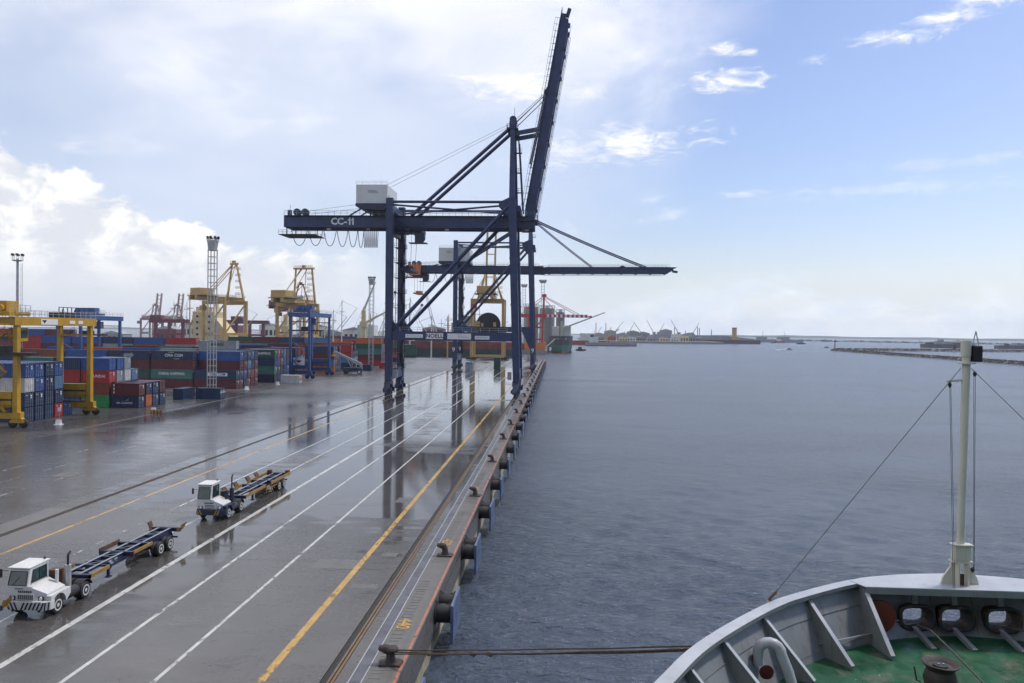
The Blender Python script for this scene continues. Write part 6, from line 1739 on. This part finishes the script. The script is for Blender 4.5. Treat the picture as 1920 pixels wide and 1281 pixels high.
breakwater([(372, 1064), (362, 860), (353, 608), (345, 400)], 5.5, 3.2, 'nearest long rubble breakwater reaching from the right edge', 2600, .85)
breakwater([(376, 1070), (520, 1120), (666, 1147), (1000, 1200)], 5.5, 4.0, 'second rubble breakwater behind the nearest one', 1600, 1.0)
breakwater([(640, 2900), (1100, 2500), (1500, 2300)], 12.0, 4.5, 'thin far breakwater line below the horizon', 500, 2.5)
r = empty('harbour_beacon', (372, 1062, WZ + 3), 0, 'small post beacon at the breakwater tip', 'beacon')
MB().tube((0, 0, 0), (0, 0, 9), .8, 8, .6).build('post', M['crr'], r); MB().box(-1.6, 1.6, -1.6, 1.6, 9, 10.4).build('lantern', M['dkmetal'], r)
r = empty('harbour_beacon', (560, 1128, WZ + 3), 0, 'squat marker on the second breakwater', 'beacon')
MB().box(-1.6, 1.6, -1.6, 1.6, 0, 5).build('post', M['dkmetal'], r); MB().box(-2, 2, -2, 2, 5, 5.8).build('cap', M['dkmetal'], r)

# ------------------------------------------------------------------ far coast
hl = MB(); n = 120; random.seed(9); hh = 9.0
vs0, vs1, vs2 = [], [], []
for i in range(n + 1):
    a = R_(-75 + 150 * i / n); hh = max(5, min(26, hh + random.uniform(-4, 4)))
    k = 1.0 if a < R_(32) else .55
    vs0.append((5900 * math.sin(a), 5900 * math.cos(a), WZ)); vs1.append((6000 * math.sin(a), 6000 * math.cos(a), hh * k)); vs2.append((6300 * math.sin(a), 6300 * math.cos(a), WZ))
hl.add(vs0 + vs1 + vs2, [(i, i + 1, n + 2 + i, n + 1 + i) for i in range(n)] + [(n + 1 + i, n + 2 + i, 2 * n + 3 + i, 2 * n + 2 + i) for i in range(n)])
hl.build('hills', pmat('far_shore', (0.06, 0.08, 0.06), .9, var=.3, scale=.01), kind='structure')

# ------------------------------------------------------------------ clutter of masts, posts and sheds across the basin
random.seed(17)
words = ['first', 'second', 'third', 'fourth', 'fifth', 'sixth', 'seventh', 'eighth', 'ninth', 'tenth', 'eleventh', 'twelfth', 'thirteenth', 'fourteenth', 'fifteenth', 'sixteenth']
for i in range(16):
    x = -420 + i * 24.5 + random.uniform(-5, 5); y = random.uniform(660, 900); h = random.uniform(26, 46)
    r = empty('ship_mast', (x, y, 0), 0, '%s thin mast from the left rising over the far quay' % words[i], 'mast', 'thin masts over the far quay')
    MB().tube((0, 0, 0), (0, 0, h), .6, 6, .25).build('post', random.choice((M['steel'], M['cry'], M['sgrey'], M['swhite'])), r)
    MB().box(-3.5, 3.5, -.25, .25, h * .82, h * .82 + .5).build('cross_arm', M['sgrey'], r)
    if i % 2: MB().bar((0, 0, h * .45), (random.choice((-1, 1)) * h * .3, 0, h * .8), .7, .7, .4, .4).build('derrick', M['cry'] if i % 4 == 1 else M['swhite'], r)
for i in range(14):
    x = -430 + i * 28 + random.uniform(-6, 6); h = random.uniform(9, 20)
    r = empty('harbour_shed', (x, random.uniform(700, 860), .2), 0, '%s shed from the left on the far quay' % words[i], 'building', 'sheds on the far quay')
    mm = random.choice((M['swhite'], M['farq'], M['sgrey'], M['crm'], M['cry']))
    MB().box(-11, 11, -8, 8, 0, h).build('wall', mm, r); MB().prism([(-11.5, h), (11.5, h), (0, h + 3)], 'y', -8.5, 8.5).build('roof', M['grey'], r)
    for k in range(4): MB().box(-9 + k * 5, -6 + k * 5, -8.1, -8.0, h * .45, h * .75).build('window', M['black'], r)
for i in range(7):
    x = -215 + i * 22; y = 690 + random.uniform(0, 60)
    r = empty('container_pile', (x, y, .2), 0, '%s pile of boxes from the left on the opposite quay' % words[i], 'boxes', 'box piles on the opposite quay')
    for t in range(random.choice((3, 4, 5))): MB().box(-9 + random.uniform(-1, 1), 9 + random.uniform(-1, 1), -4, 4, t * 2.6 + .02, t * 2.6 + 2.58).build('box', CM[random.choice('kbrmyoGe')], r)

for i in range(12):
    x = 70 + i * 21 + random.uniform(-4, 4)
    r = empty('shipyard_hall', (x, random.uniform(1590, 1640), 1), 0, '%s low hall from the left along the shipyard waterfront' % words[i], 'building', 'halls along the shipyard waterfront')
    h = random.uniform(5, 12); mm = random.choice((M['swhite'], M['farq'], M['cream'], M['sgrey'], M['crr']))
    MB().box(-9, 9, -6, 6, 0, h).build('wall', mm, r); MB().prism([(-9.4, h), (9.4, h), (0, h + 2.4)], 'y', -6.4, 6.4).build('roof', M['sgrey'], r)
    for k in range(3): MB().box(-7 + k * 5.5, -4 + k * 5.5, -6.1, -6.0, 1, h * .6).build('gate', M['dkmetal'], r)
    if i % 3 == 0: MB().tube((3, 0, h), (3, 0, h + random.uniform(8, 18)), .7, 6).build('chimney', M['sgrey'], r)

for i in range(12):
    x = -250 + i * 16 + random.uniform(-4, 4); y = random.uniform(505, 620); h = random.uniform(30, 44); mm = random.choice((M['cry'], M['cream'], M['steel'], M['swhite']))
    r = empty('derrick_mast', (x, y, WZ), 0, '%s derrick mast from the left just behind the container yard' % words[i], 'mast', 'derrick masts behind the container yard')
    MB().tube((0, 0, 0), (0, 0, h), .55, 8, .3).build('post', mm, r)
    MB().box(-2.2, 2.2, -.3, .3, h * .78, h * .78 + .5).build('cross_tree', mm, r)
    s = random.choice((-1, 1))
    MB().bar((0, 0, h * .5), (s * h * .28, 0, h * .86), .5, .5, .3, .3).build('boom', mm, r)
    MB().tube((0, 0, h * .98), (s * h * .28, 0, h * .86), .08, 4).build('topping_wire', M['rope'], r)
    MB().tube((0, 0, h * .98), (-s * h * .3, 0, h * .3), .08, 4).build('stay_wire', M['rope'], r)

# ------------------------------------------------------------------ haze: humid sea air
hm = bpy.data.materials.new('humid_air'); hm.use_nodes = True
ht = hm.node_tree; ht.nodes.clear()
ho = ht.nodes.new('ShaderNodeOutputMaterial'); hv = ht.nodes.new('ShaderNodeVolumePrincipled')
hv.inputs['Color'].default_value = (0.80, 0.86, 0.95, 1)
hv.inputs['Density'].default_value = 0.00008
hv.inputs['Anisotropy'].default_value = 0.2
ht.links.new(hv.outputs[0], ho.inputs['Volume'])
MB().box(-6600, 6600, -6600, 6600, -5.6, 118).build('haze', hm, kind='stuff', label='thin humid haze over the harbour')
